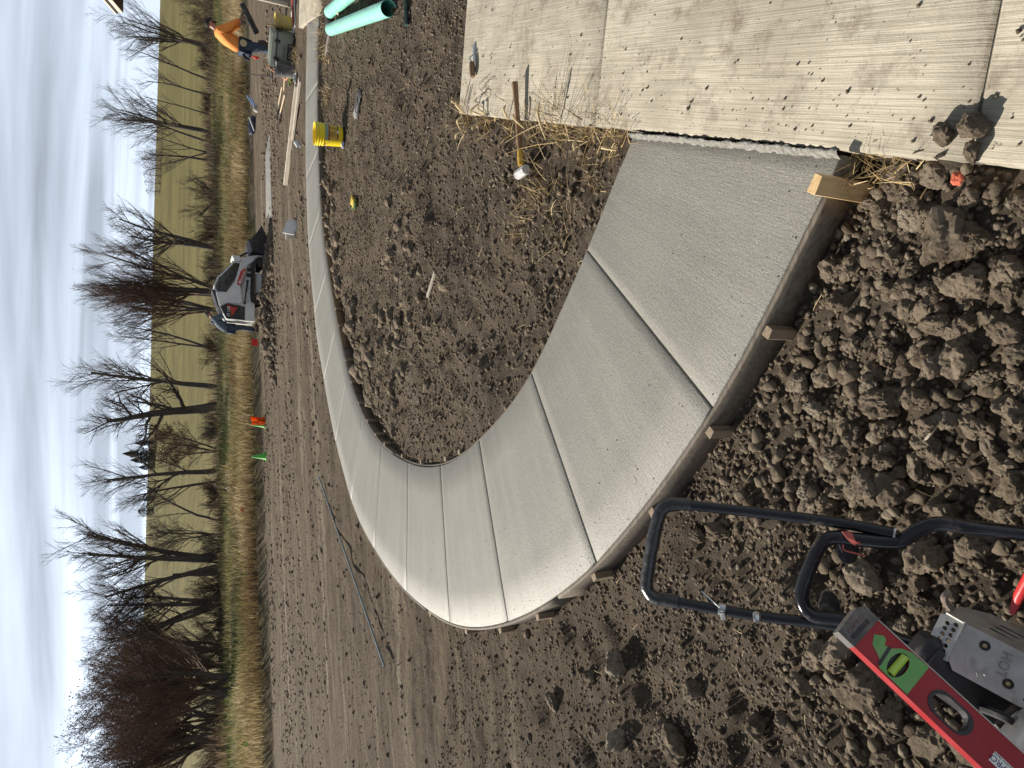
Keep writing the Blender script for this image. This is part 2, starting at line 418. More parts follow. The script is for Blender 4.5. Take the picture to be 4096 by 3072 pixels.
def sstep(a, b, x): t = np.clip((x - a) / (b - a), 0, 1); return t * t * (3 - 2 * t)

def land(x, y):
    """large shape of the ground: site, fall towards the meadow, meadow, hill"""
    s = y - 0.42 * x
    z = -0.75 * sstep(9.5, 27, s) ** 1.0 + 0.12 * sstep(32, 58, s) + 15.2 * sstep(66, 330, s) ** 1.15
    z = z + 0.26 * sstep(28.75, 29.1, s + 0.35 * noise2(x * 0.5, y * 0.2, 61)) + 0.35 * sstep(30, 60, s) * sstep(5, 40, x)
    return z
def ground_z(x, y, fine=True):
    x = np.asarray(x, float); y = np.asarray(y, float); sh = x.shape; x = x.ravel(); y = y.ravel()
    z = land(x, y); s = y - 0.42 * x
    m = (np.abs(x) < 16) & (y < 22)
    zz = z[m].copy(); X = x[m]; Y = y[m]
    di, do, ii, oo, ins, bay = path_dist(X, Y)
    n = len(INN)
    # inside the bend: almost level with the slab on the near side, a trench along the form on the far side
    far_in = sstep(0.30 * n, 0.42 * n, ii)
    zb = -0.035 - 0.085 * far_in * (1 - sstep(0.10, 0.36, di)) + 0.035 * far_in * sstep(0.25, 0.5, di) * (1 - sstep(0.7, 1.3, di))
    near_o = 1 - sstep(0.42 * n, 0.56 * n, oo)
    zo = -0.03 - 0.105 * near_o * (1 - 0.75 * sstep(0.25, 1.3, do)) - 0.02 * (1 - near_o)
    base = np.where(bay, zb, zo)
    if fine:
        rough = np.where(bay, 1.0, 0.35 + 0.75 * sstep(3.2, 1.6, Y) * 1.0)
        edge = np.minimum(di, do); damp = 0.25 + 0.75 * sstep(0.03, 0.25, edge)
        base = base + damp * rough * (0.035 * fbm2(X, Y, 2.2, 3, 3) + 0.018 * fbm2(X, Y, 8, 4, 11, 0.62))
        # wheel ruts and grader streaks on the open ground beyond and to the left
        open_ = (~bay) * sstep(3.0, 6.0, Y - 0.6 * X)
        q = (Y - 0.42 * X); l = X + 0.42 * Y
        base = base + open_ * (0.026 * noise2(l * 0.18 + 0.4 * noise2(l, q, 4), q * 1.9, 91) + 0.012 * noise2(l * 0.9, q * 5, 92) + 0.012 * fbm2(X, Y, 6, 3, 93))
        # boot prints and scrapes at the lower left
        soft = (~bay) * sstep(-0.9, -1.4, X) * sstep(4.2, 3.0, Y)
        base = base + soft * 0.035 * np.minimum(0, fbm2(X, Y, 5.5, 2, 55)) * 1.8
    base = np.minimum(base, np.where(bay, -0.004, 0.05) + 0.05 * sstep(.1, .5, np.minimum(di, do)))
    base = np.where(ins, -0.115, base)
    side, fr = in_drive(X, Y)
    dr = (side > 0.02) & (fr < -0.02)
    base = np.where(dr & ~ins, -0.06, base)
    near_corner = sstep(1.5, 1.05, Y) * sstep(0.25, 0.55, X) * (side < 0.02)
    base = base + 0.06 * near_corner
    zz = zz + base
    z[m] = zz
    far = ~m
    if fine:
        q = s[far]; l = x[far] + 0.42 * y[far]
        z[far] += -0.05 + 0.03 * noise2(l * 0.18, q * 2.6, 91) * (1 - sstep(26, 29, q)) + 0.10 * sstep(29, 34, q) * (1 - sstep(60, 80, q)) * fbm2(x[far], y[far], 0.35, 3, 5)
    else: z[far] -= 0.05
    return z.reshape(sh)

def graded(a, b, dense, step, grow=1.06, maxs=40.0):
    L = list(np.arange(dense[0], dense[1] + 1e-6, step)); st = step; v = L[-1]
    while v < b: st = min(st * grow, maxs); v += st; L.append(v)
    st = step; v = L[0]; pre = []
    while v > a: st = min(st * grow, maxs); v -= st; pre.append(v)
    return np.array(pre[::-1] + L)
gx = graded(-700, 900, (-2.6, 3.2), 0.03, 1.055); gy = graded(-2.5, 1400, (0.7, 5.2), 0.03, 1.03)
GX, GY = np.meshgrid(gx, gy); GZ = ground_z(GX, GY)
ny, nx = GX.shape
idx = np.arange(nx * ny).reshape(ny, nx)
gF = np.stack([idx[:-1, :-1], idx[:-1, 1:], idx[1:, 1:], idx[1:, :-1]], -1).reshape(-1, 4)

# ---- ground material: soil, graded streaks, meadow, hay field on the hill
t = NT('ground_soil'); v = t.coord('Object'); geo = t.new('ShaderNodeSeparateXYZ'); t.link(v, geo.inputs[0])
sc_ = t.math('SUBTRACT', geo.outputs['Y'], t.math('MULTIPLY', geo.outputs['X'], 0.42))
wob = t.math('MULTIPLY', t.math('SUBTRACT', t.noise(v, 0.35, 4), 0.5), 2.2)
sw = t.math('ADD', sc_, wob)
soil = soil_colors(t, v)
mv = t.map(v, (1, 1, 1), (0, 0, -math.atan(0.42)))
streak = t.noise(t.map(mv, (0.22, 2.3, 1)), 1.3, 9, 0.72, 0.9); streak2 = t.noise(t.map(mv, (0.9, 7, 1), loc=(4, 2, 0)), 1.2, 8, 0.75, 0.6)
sfac = t.ramp(t.math('MULTIPLY', t.math('ADD', streak, streak2), 0.5), [(0.40, 0), (0.60, 1)])
graded_c = t.mix(sfac, (0.082, 0.061, 0.043), (0.25, 0.197, 0.137))
pale = t.ramp(t.noise(t.map(mv, (0.10, 1.5, 1), loc=(9, 3, 0)), 1.2, 9, 0.7, 0.7), [(0.555, 0), (0.66, 0.85)])
graded_c = t.mix(pale, graded_c, (0.38, 0.32, 0.245))
graded_c = t.mix(t.math('MULTIPLY', t.ramp(t.noise(v, 30, 4, 0.7), [(0.46, 0), (0.66, 1)]), 0.6), graded_c, (0.066, 0.052, 0.040))
om = t.math('SUBTRACT', geo.outputs['Y'], t.math('MULTIPLY', geo.outputs['X'], 0.75))
ofac = t.ramp(t.math('DIVIDE', om, 20.0), [(0.19, 0), (0.36, 1)])
soil = t.mix(ofac, soil, graded_c)
dryl = t.mix(t.ramp(t.noise(v, 0.55, 5), [(0.38, 0), (0.62, 1)]), (0.24, 0.185, 0.10), (0.095, 0.105, 0.04))
dryl = t.mix(t.math('MULTIPLY', t.ramp(t.noise(v, 6, 5, 0.7), [(0.4, 0), (0.7, 1)]), 0.6), dryl, (0.06, 0.05, 0.03))
hill = t.mix(t.ramp(t.noise(t.map(mv, (0.02, 0.10, 1)), 1.0, 6, 0.65), [(0.35, 0), (0.65, 1)]), (0.125, 0.108, 0.040), (0.205, 0.172, 0.066))
rows = t.noise(t.map(mv, (1.2, 0.03, 1)), 1.0, 4, 0.7)
hill = t.mix(t.math('MULTIPLY', t.ramp(rows, [(0.45, 0), (0.62, 1)]), 0.5), hill, (0.085, 0.078, 0.03))
gm = t.ramp(t.math('DIVIDE', sw, 100.0), [(0.283, 0), (0.295, 1)])
hm = t.ramp(t.math('DIVIDE', sw, 100.0), [(0.62, 0), (0.70, 1)])
c = t.mix(gm, soil, dryl); c = t.mix(hm, c, hill); t.col(c)
bh0 = t.math('MULTIPLY', t.math('MULTIPLY', t.math('ADD', streak, streak2), 2.2), ofac)
bh = t.math('ADD', bh0, t.math('ADD', t.noise(v, 20, 9, 0.78), t.math('MULTIPLY', t.noise(v, 75, 5, 0.75), 0.6))); t.bump(bh, 1.0, 0.045)
SOIL_G = t.set(0.95, 0, 0.12)
SOIL_O = make_soil('clod_soil', 'obj'); SOIL_S = make_soil('crumb_soil', 'attr')
fast('ground', np.c_[GX.ravel(), GY.ravel(), GZ.ravel()], gF, SOIL_G, None, True, kind='structure')

# ---- fresh walkway: panels cut by tooled joints
t = NT('fresh_concrete'); uvn = t.new('ShaderNodeUVMap').outputs[0]; v = t.coord('Object')
br = t.noise(t.map(uvn, (150, 10, 1)), 1.0, 6, 0.7, 0.25); pit = t.noise(v, 85, 6, 0.85); blot = t.noise(v, 1.7, 6, 0.6); pit2 = t.noise(v, 190, 3, 0.7)
c = t.mix(t.ramp(blot, [(0.36, 0), (0.66, 1)]), (0.180, 0.168, 0.138), (0.232, 0.219, 0.184))
band = t.noise(t.map(uvn, (7, 0.35, 1)), 1.0, 4, 0.6)
c = t.mix(t.math('MULTIPLY', t.ramp(band, [(0.4, 0), (0.65, 1)]), 0.45), c, (0.29, 0.277, 0.238))
c = t.mix(t.math('MULTIPLY', t.ramp(br, [(0.42, 1), (0.56, 0)]), 0.45), c, (0.16, 0.153, 0.135))
c = t.mix(t.ramp(pit, [(0.36, 0.9), (0.47, 0)]), c, (0.085, 0.08, 0.068))
c = t.mix(t.ramp(pit2, [(0.55, 0), (0.68, 0.85)]), c, (0.52, 0.50, 0.45))
sp = t.noise(v, 26, 3, 0.8); spm = t.ramp(sp, [(0.715, 0), (0.735, 1)])
c = t.mix(spm, c, (0.05, 0.045, 0.04)); t.col(c)
t.bump(t.math('ADD', t.math('MULTIPLY', br, 0.8), pit), 0.75, 0.004)
FRESH = t.set(0.5, 0, 0.6)
JOINT = M('joint_bottom_concrete', (0.16, 0.155, 0.14), (0.10, 0.097, 0.088), 30, 0.9)  # dark concrete base that shows at the bottom of the joints
def strip_panel(A, B, name, z1, th, parent, mat, gap=0.0045, bev=0.006, n=14, u0=0.0):
    """slab piece between two edge curves A and B (same number of points)"""
    A, B = np.asarray(A), np.asarray(B); n = len(A)
    mid = (A + B) / 2; s = np.r_[0, np.cumsum(np.linalg.norm(np.diff(mid, axis=0), axis=1))]
    tan = np.gradient(mid, axis=0); tan /= np.linalg.norm(tan, axis=1)[:, None]
    A = A.copy(); B = B.copy()
    for C in (A, B): C[0] += tan[0] * gap; C[-1] -= tan[-1] * gap
    ac = (B - A); W = np.linalg.norm(ac, axis=1)[:, None]; ac = ac / W
    ring = np.r_[A, B[::-1]]; A2 = A + ac * bev; B2 = B - ac * bev
    for C in (A2, B2): C[0] += tan[0] * bev; C[-1] -= tan[-1] * bev
    m = 5; top = [A2 + (B2 - A2) * (k / m) for k in range(m + 1)]
    V = []; UV = []
    for k, row in enumerate(top):
        V += [(p[0], p[1], z1) for p in row]; UV += [(u0 + s[i], k / m * W[i, 0]) for i in range(n)]
    F = []
    for k in range(m):
        for i in range(n - 1): F.append((k * n + i, k * n + i + 1, (k + 1) * n + i + 1, (k + 1) * n + i))
    inner = list(range(n)) + [k * n + n - 1 for k in range(1, m)] + list(range((m + 1) * n - 1, m * n - 1, -1)) + [k * n for k in range(m - 1, 0, -1)]
    rim_xy = list(A) + [A[-1] + (B[-1] - A[-1]) * k / m for k in range(1, m)] + list(B[::-1]) + [A[0] + (B[0] - A[0]) * k / m for k in range(m - 1, 0, -1)]
    b0 = len(V); V += [(p[0], p[1], z1 - bev * 0.8) for p in rim_xy]; UV += [UV[i] for i in inner]
    c0 = len(V); V += [(p[0], p[1], z1 - th) for p in rim_xy]; UV += [UV[i] for i in inner]
    L = len(rim_xy)
    for i in range(L):
        j = (i + 1) % L; F.append((inner[i], b0 + i, b0 + j, inner[j])); F.append((b0 + i, c0 + i, c0 + j, b0 + j))
    bm_o = fast(name, np.array(V), np.array(F), mat, parent, False, uv=np.array(UV))
    bm = bmesh.new(); bm.from_mesh(bm_o.data); bmesh.ops.recalc_face_normals(bm, faces=bm.faces); bm.to_mesh(bm_o.data); bm.free()
    return bm_o
def samp(C, a, b, n): q = np.linspace(a, b, n); k = np.arange(len(C)); return np.c_[np.interp(q, k, C[:, 0]), np.interp(q, k, C[:, 1])]
Aall = samp(INN, 0, len(INN) - 1, 150); Ball = np.array([samp(OUT, JO[0], JO[-1], 2)[0]] * 150)
# base of the walkway seen only at the bottom of the joints
kk = np.linspace(0, len(JI) - 1, 150); ji = np.interp(kk, np.arange(len(JI)), JI); jo = np.interp(kk, np.arange(len(JO)), JO)
Aall = np.c_[np.interp(ji, np.arange(len(INN)), INN[:, 0]), np.interp(ji, np.arange(len(INN)), INN[:, 1])]
Ball = np.c_[np.interp(jo, np.arange(len(OUT)), OUT[:, 0]), np.interp(jo, np.arange(len(OUT)), OUT[:, 1])]
acr = (Ball - Aall); acr /= np.linalg.norm(acr, axis=1)[:, None]
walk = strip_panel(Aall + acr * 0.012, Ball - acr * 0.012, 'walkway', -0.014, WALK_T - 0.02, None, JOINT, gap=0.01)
link(walk, None, kind='structure')
u0 = 0
for k in range(len(JI) - 1):
    n = 14
    strip_panel(samp(INN, JI[k], JI[k + 1], n), samp(OUT, JO[k], JO[k + 1], n), 'panel', 0.0, WALK_T, walk, FRESH, gap=0.0042 if k < 7 else 0.0036, u0=k * 1.3)

# ---- driveway slab
t = NT('driveway_concrete'); v = t.coord('Object')
dv = t.map(v, (1, 1, 1), (0, 0, -math.atan2(DE[1], DE[0])))
br = t.noise(t.map(dv, (2.2, 190, 1)), 1.0, 4, 0.6, 0.5); blot = t.noise(v, 2.6, 7, 0.62); fine = t.noise(v, 120, 4, 0.7)
c = t.mix(t.ramp(blot, [(0.40, 0), (0.60, 1)]), (0.44, 0.40, 0.322), (0.33, 0.295, 0.232))
c = t.mix(t.math('MULTIPLY', t.ramp(br, [(0.40, 1), (0.56, 0)]), 0.65), c, (0.22, 0.195, 0.15))
mud = t.noise(t.map(v, loc=(1.3, 4, 0)), 5.5, 8, 0.72); c = t.mix(t.ramp(mud, [(0.52, 0), (0.68, 0.8)]), c, (0.15, 0.12, 0.09))
spot = t.noise(v, 42, 4, 0.75); c = t.mix(t.ramp(spot, [(0.64, 0), (0.69, 0.9)]), c, (0.10, 0.085, 0.07)); t.col(c)
t.bump(t.math('ADD', br, t.math('MULTIPLY', fine, 0.5)), 0.7, 0.005); DRIVE = t.set(0.85, 0, 0.3)
def along(a): return DA + DE * a
def crosspt(p): # distance along the edge where the joint through p meets the edge
    A = np.array([[DE[0], -DC[0]], [DE[1], -DC[1]]]); return np.linalg.solve(A, np.asarray(p)[:2] - DA)[0]
cuts = [0.0, crosspt(G(1300, 110, DZ)), crosspt(G(2105, 270, DZ)), -6.2]
dbase = strip_panel(np.array([along(-0.03) + DC * 0.03, along(-6.1) + DC * 0.03]), np.array([along(-0.03) + DC * 4.4, along(-6.1) + DC * 4.4]), 'driveway', DZ - 0.012, 0.10, None, JOINT)
link(dbase, None, kind='structure')
for k in range(3):
    a0, a1 = cuts[k], cuts[k + 1]; q = np.linspace(a0, a1, 14)
    wig = 0.004 * fbm2(q * 3, q * 0, 2.0, 3, 8)
    A = np.array([along(x) + DNRM * w for x, w in zip(q, wig)]); B = np.array([along(x) + DC * 4.5 for x in q])
    strip_panel(A, B, 'panel', DZ, 0.13, dbase, DRIVE, gap=0.004, bev=0.010)
# slurry squeezed up along the cold joint between walkway and driveway
i0, o0 = INN[0], OUT[0]
n = 170; V = []; F = []
for i in range(n + 1):
    f = i / n; p = i0 + (o0 - i0) * f; w = 0.004 + 0.010 * abs(noise2(f * 90, 3.3, 4)) + 0.006 * noise2(f * 23, 1.1, 9); zt = DZ + 0.004 + 0.006 * noise2(f * 80, 0.7, 2)
    pr = DNRM
    for d, z in ((-0.016 - 0.005 * noise2(f * 70, 8.8, 3), 0.001), (-0.006, DZ * 0.72 + 0.004 * noise2(f * 70, 5, 5)), (0.004, zt), (w * .7, zt + 0.003 * noise2(f * 90, 2, 1)), (w, DZ - 0.002)):
        V.append((*(p + pr * d), z))
for i in range(n):
    for k in range(4): a = i * 5 + k; F.append((a, a + 1, a + 6, a + 5))
SLUR = M('slurry_mortar', (0.26, 0.25, 0.225), (0.12, 0.115, 0.10), 70, 0.85, bump=0.8, bscale=160, bdist=0.006)
fast('slurry_seam', np.array(V), np.array(F), SLUR, None, False, label='rough grey mortar seam squeezed up between walkway and driveway', cat='mortar seam')

# ---- formwork: bent boards held by stakes, along the outer and the inner edge
BOARD = wood('weathered_form_board', (0.20, 0.17, 0.135), (0.115, 0.095, 0.075), 5, 0); BOARD2 = wood('ochre_form_board', (0.27, 0.20, 0.125), (0.17, 0.12, 0.07), 5, 0)
STAKE = wood('stake_wood', (0.30, 0.235, 0.165), (0.19, 0.145, 0.10), 5, 2); STAKEN = wood('new_stake_wood', (0.62, 0.44, 0.235), (0.50, 0.33, 0.155), 4, 2)
SLURT = M('slurry_top', (0.42, 0.41, 0.38), (0.25, 0.24, 0.215), 50, 0.8, bump=0.6, bscale=150)
def form_board(C, a, b, sgn, parent, mat, zt=-0.004, h=0.14, th=0.022, off=0.002):
    """bent board standing outside the edge curve C between indices a..b"""
    n = max(6, int(abs(b - a) / 3)); P = samp(C, a, b, n); tg = np.gradient(P, axis=0); tg /= np.linalg.norm(tg, axis=1)[:, None]
    nr = np.c_[-tg[:, 1], tg[:, 0]] * sgn; V = []; F = []; u = np.r_[0, np.cumsum(np.linalg.norm(np.diff(P, axis=0), axis=1))]
    seed = int(a * 7 + b)
    for i in range(n):
        w = 0.002 * noise2(u[i] * 5, 0.5, seed)
        for d, z in ((off, zt - 0.003), (off + 0.003, zt), (off + th - 0.003, zt), (off + th, zt - 0.003), (off + th, zt - h), (off, zt - h)):
            V.append((*(P[i] + nr[i] * d), z + w))
    for i in range(n - 1):
        for k in range(6): a_ = i * 6 + k; b_ = i * 6 + (k + 1) % 6; F.append((a_, b_, b_ + 6, a_ + 6))
    o = fast('board', np.array(V), np.array(F), mat, parent); 
    bm = bmesh.new(); bm.from_mesh(o.data); bm.verts.ensure_lookup_table()
    bm.faces.new([bm.verts[i] for i in range(6)]); bm.faces.new([bm.verts[(n - 1) * 6 + i] for i in range(6)]); bmesh.ops.recalc_face_normals(bm, faces=bm.faces); bm.to_mesh(o.data); bm.free()
    return o
def stake_mesh(w, d, h, taper=True):
    bm = bmesh.new(); bm_box(bm, (0, 0, -h / 2), (w, d, h), None, 0.002, 1); return bm
def put_stake(C, sgn, i, top, h, parent, mat, w=0.038, d=0.036, off=0.026, lean=0.0, label=None):
    P = C[i]; a = C[max(0, i - 2)]; b = C[min(len(C) - 1, i + 2)]; tg = (b - a) / np.linalg.norm(b - a); nr = np.array([-tg[1], tg[0]]) * sgn
    bm = stake_mesh(w, d, h); o = frombm('stake', bm, mat, parent, True)
    p = P + nr * (off + d / 2); o.location = (p[0], p[1], top); o.rotation_euler = (lean, 0.6 * lean, math.atan2(tg[1], tg[0])); 
    if label: o['label'] = label
    return o
ofw = thing('outer_formwork', 'weathered bent form board with stakes along outer edge of curved walkway', 'formwork')
nO = len(OUT)
# the outward side: decide sign by a probe
def out_sign(C, other):
    i = len(C) // 3; tg = C[i + 2] - C[i - 2]; nr = np.array([-tg[1], tg[0]]); return -1.0 if np.dot(nr, other[near(other, C[i])] - C[i]) > 0 else 1.0
so, si = out_sign(OUT, INN), out_sign(INN, OUT)
cut = [1, int(nO * .155), int(nO * .29), int(nO * .43)]
for k in range(3): form_board(OUT, cut[k] + (0.4 if k else 0), cut[k + 1], so, ofw, BOARD, -0.003 - 0.002 * (k % 2), th=0.02)
form_board(OUT, cut[3] + 0.4, nO * .66, so, ofw, BOARD, -0.006, th=0.02); form_board(OUT, nO * .66 + 0.4, nO - 3, so, ofw, BOARD, -0.006, th=0.02)
for (px, py, top) in ((1660, 712, -0.012), (1535, 936, -0.018), (1408, 1120, -0.018), (1280, 1246, -0.02), (1150, 1330, -0.02), (1075, 1356, -0.02), (1000, 1352, -0.02), (925, 1310, -0.02)):
    put_stake(OUT, so, near(OUT, G(px, py)), top, 0.22, ofw, STAKE, 0.042, 0.036, 0.024, lean=random.uniform(-.04, .04))
i_t = near(OUT, G(1776, 398)); put_stake(OUT, so, i_t, 0.105, 0.36, ofw, STAKEN, 0.062, 0.036, 0.024, lean=0.03, label='tall pale new pine stake standing above the slab')
ifw = thing('inner_formwork', 'brown bent form board with many stakes inside the bend of walkway', 'formwork')
nI = len(INN); c2 = [int(nI * f) for f in (.335, .47, .56, .66, .78, .9, .995)]
for k in range(6): form_board(INN, c2[k] + 0.4, c2[k + 1], si, ifw, BOARD2 if k in (2, 3) else BOARD, -0.004 - 0.004 * (k % 2), th=0.02, h=0.13)
form_board(INN, 2, c2[0], si, ifw, BOARD, -0.012, h=0.10, th=0.018)
stk = r1([(805, 533), (735, 570), (613, 580), (518, 545), (430, 478), (388, 438), (342, 360), (300, 272), (260, 182), (230, 52)]) + r4([(366, 858), (321, 655), (300, 548), (228, 62)]) + r3([(265, 690), (243, 465), (236, 282)]) + r5([(445, 440), (442, 1330)])
for k, (px, py) in enumerate(stk):
    put_stake(INN, si, near(INN, G4(px, py)), random.uniform(-0.006, 0.016), 0.22, ifw, STAKE, random.choice((0.036, 0.04)), 0.036, 0.024, lean=random.uniform(-.05, .05))

# porch slab at the end of the walkway
PADZ = 0.02; pad = [G(x, y, PADZ)[:2] for x, y in ((689, 31), (663.5, 48.5), (645, 60))]
pa, pb = np.array([pad[0], pad[0] + (5.5, -0.6)]), np.array([pad[2], pad[2] + (5.5, -0.6)])
strip_panel(np.array([pad[0], pad[0] + (2.7, -.3), pad[0] + (5.5, -.6)]), np.array([pad[2], pad[2] + (2.7, -.3), pad[2] + (5.5, -.6)]), 'porch_pavement', PADZ, 0.16, None, DRIVE, gap=0, bev=0.01)['kind'] = 'structure'
# poured strip farther out, beyond the walkway
fz = [G(x, y, -0.40)[:2] for x, y in ((577, 262), (578, 470), (567, 470), (566, 335))]
fgz = float(ground_z(fz[1][:1], fz[1][1:2])[0])
fs = strip_panel(np.array([fz[0], fz[0] * .66 + fz[1] * .34, fz[1]]), np.array([fz[3] + (fz[0] - fz[3]) * .3, fz[3], fz[2]]), 'far_pavement', fgz + 0.05, 0.12, None, FRESH, gap=0, bev=0.01); link(fs, None, kind='structure')
# ================================================================== loose earth: clods and crumbs
def ico(sub):
    bm = bmesh.new(); bmesh.ops.create_icosphere(bm, subdivisions=sub, radius=1.0); bm.verts.ensure_lookup_table()
    V = np.array([v.co[:] for v in bm.verts]); F = np.array([[v.index for v in f.verts] for f in bm.faces]); bm.free(); return V, F
def chunk(sub, seed, rough=0.16, planes=11):
    rg = np.random.default_rng(seed); V, F = ico(sub)
    n = rg.normal(size=(planes, 3)); n /= np.linalg.norm(n, axis=1)[:, None]; d = rg.uniform(0.62, 1.0, planes)
    dots = V @ n.T; rr = np.where(dots > 0.05, d[None, :] / np.maximum(dots, 0.05), 9).min(1); rr = np.minimum(rr, 1.08)
    o = rg.uniform(0, 50, 3); P = V * 1.0
    q = 0; a = rough; f = 2.2
    for k in range(5 if sub > 2 else 2):
        q = q + a * noise3(P[:, 0] * f + o[0], P[:, 1] * f + o[1], P[:, 2] * f + o[2], seed + k); a *= 0.6; f *= 2.2
    if sub > 2:   # crumbled pits
        pit = np.clip(noise3(P[:, 0] * 5 + o[1], P[:, 1] * 5 + o[2], P[:, 2] * 5 + o[0], seed + 9) - 0.25, 0, 1); q = q - 0.20 * pit
    return V * (rr * (1 + q))[:, None], F
BIG = []
for k in range(14):
    V, F = chunk(4 if k < 8 else 3, 100 + k, 0.17, 10 + k % 6)
    me = bpy.data.meshes.new('dirt_clod'); me.from_pydata(V.tolist(), [], F.tolist()); me.materials.append(SOIL_O); BIG.append(me)
MID = [chunk(2, 300 + k, 0.2) for k in range(10)]; LUMP = [chunk(3 if k < 6 else 2, 340 + k, 0.42, 6) for k in range(10)]; SML = [chunk(1, 400 + k, 0.14, 8) for k in range(10)]; TIN = [(lambda VF: (VF[0], VF[1]))(ico(1)) for k in range(1)]
for k in range(8): TIN.append(chunk(1, 500 + k, 0.2, 6))
ICO0 = [chunk(0 if False else 1, 600 + k, 0.2, 6) for k in range(4)]
def ico_low(seed):
    rg = np.random.default_rng(seed); bm = bmesh.new(); bmesh.ops.create_icosphere(bm, subdivisions=1, radius=1.0)
    bm.verts.ensure_lookup_table(); V = np.array([v.co[:] for v in bm.verts]); F = np.array([[v.index for v in f.verts] for f in bm.faces]); bm.free()
    # lowest icosphere Blender makes with subdivisions=1 is the 20-face icosahedron
    return V * rg.uniform(0.65, 1.15, (len(V), 1)), F
LOW = [ico_low(700 + k) for k in range(10)]
def randrot(n, rg):
    q = rg.normal(size=(n, 4)); q /= np.linalg.norm(q, axis=1)[:, None]; w, x, y, z = q.T
    return np.stack([np.stack([1 - 2 * (y * y + z * z), 2 * (x * y - z * w), 2 * (x * z + y * w)], -1), np.stack([2 * (x * y + z * w), 1 - 2 * (x * x + z * z), 2 * (y * z - x * w)], -1), np.stack([2 * (x * z - y * w), 2 * (y * z + x * w), 1 - 2 * (x * x + y * y)], -1)], 1)
def scatter_mesh(P, R, shapes, rg, flat=0.8):
    """many lumps joined to one mesh; returns V, F, rnd"""
    VS, FS, RS = [], [], []; base = 0; which = rg.integers(0, len(shapes), len(P))
    for k, (V, F) in enumerate(shapes):
        m = which == k; n = m.sum()
        if not n: continue
        rot = randrot(n, rg); sc = R[m][:, None] * rg.uniform(0.7, 1.25, (n, 3))
        W = np.einsum('nij,nvj->nvi', rot, V[None] * sc[:, None, :]); W[:, :, 2] *= flat; W += P[m][:, None, :]
        VS.append(W.reshape(-1, 3)); FS.append((F[None] + (base + np.arange(n) * len(V))[:, None, None]).reshape(-1, 3)); RS.append(np.repeat(rg.random(n), len(V))); base += n * len(V)
    return np.concatenate(VS), np.concatenate(FS), np.concatenate(RS)
rg = np.random.default_rng(21)
def gate(x, y, soft=0.02):
    di, do, ii, oo, ins, bay = path_dist(x, y); side, fr = in_drive(x, y); dr = (side > -0.01) & (fr < 0.01)
    return di, do, ii, oo, ins, bay, dr
def power(n, a, b, k=2.2): u = rg.random(n); return (a ** (1 - k) + u * (b ** (1 - k) - a ** (1 - k))) ** (1 / (1 - k))
clodP, clodR = [], []
# landmark clods read off the photograph: place, apparent size
for px, py, d in ((2059, 515, 130), (2071, 609, 95), (2162, 629, 66), (2144, 286, 62), (2084, 304, 48), (2144, 339, 44), (1810, 573, 62), (1772, 588, 56), (2197, 439, 58), (2018, 368, 46), (2108, 400, 44), (1905, 388, 46), (1962, 420, 50), (2092, 424, 46),
                  (2050, 772, 92), (1892, 866, 82), (1989, 922, 62), (1901, 1056, 76), (1898, 1001, 58), (1957, 1010, 52), (2153, 878, 52), (2190, 905, 46), (2113, 965, 44), (1948, 668, 60), (2144, 700, 58), (1856, 1252, 88), (1981, 1205, 90), (1806, 1419, 96),
                  (1770, 1420, 60), (1872, 1049, 86), (1716, 1092, 58), (1510, 1155, 56), (1872, 1486, 104), (1466, 1160, 34), (1930, 1545, 60), (2010, 1600, 84), (2090, 1620, 70), (1740, 1475, 50), (1690, 1560, 44), (1620, 1580, 60), (2140, 1000, 48), (2180, 760, 60),
                  (1455, 1100, 44), (1310, 1440, 60), (1480, 1500, 56), (1250, 1470, 40), (1175, 1520, 36), (1420, 1600, 80), (1330, 1600, 60)):
    p = G(px, py, -0.05); tdep = depth(p); r = d / 1458 * tdep * 0.5; z = float(ground_z(np.array([p[0]]), np.array([p[1]]))[0])
    s_, f_ = in_drive(p[0], p[1])
    if s_ > 0 and f_ < 0: z = DZ
    clodP.append((p[0], p[1], z + r * 0.38)); clodR.append(r)
# close-packed clods in front of the outer form
n = 9000; x = rg.uniform(-2.1, 1.0, n); y = rg.uniform(0.75, 3.4, n); r = power(n, 0.0085, 0.045, 2.3)
di, do, ii, oo, ins, bay, dr = gate(x, y)
coarse = sstep(-0.9, -0.35, x) * sstep(2.6, 1.7, y)
keep = ~ins & ~bay & ~dr & (do > 0.03 + r * 0.7) & (rg.random(n) < 0.16 + 0.84 * np.maximum(coarse, 0.75 * sstep(2.3, 1.5, y) * sstep(-1.7, -1.0, x)))
keep &= (r < 0.012 + 0.036 * np.maximum(coarse, sstep(1.9, 1.3, y) * 0.8) * (0.35 + 0.65 * sstep(0.03, 0.2, do))) & ~((x > 0.45) & (y < 0.9))
x, y, r = x[keep], y[keep], r[keep]; z = ground_z(x, y) + r * rg.uniform(0.1, 0.45, len(r))
A_P = np.c_[x, y, z]; A_R = r
t_ = (A_P - CAMP) @ FA; order = np.argsort(-A_R / t_)
nb = 300 - len(clodP); big = order[:nb]; rest = order[nb:]
for k in big: clodP.append(tuple(A_P[k])); clodR.append(A_R[k])
clodO = []
for k, (p, r) in enumerate(zip(clodP, clodR)):
    o = bpy.data.objects.new('dirt_clod', BIG[k % 8] if r > 0.03 else BIG[8 + k % 6])
    e = rg.uniform(0.78, 1.22, 3); o.location = p; o.rotation_euler = tuple(rg.uniform(0, 6.28, 3)); o.scale = (r * e[0], r * e[1], r * 0.85 * e[2])
    clodO.append(o)
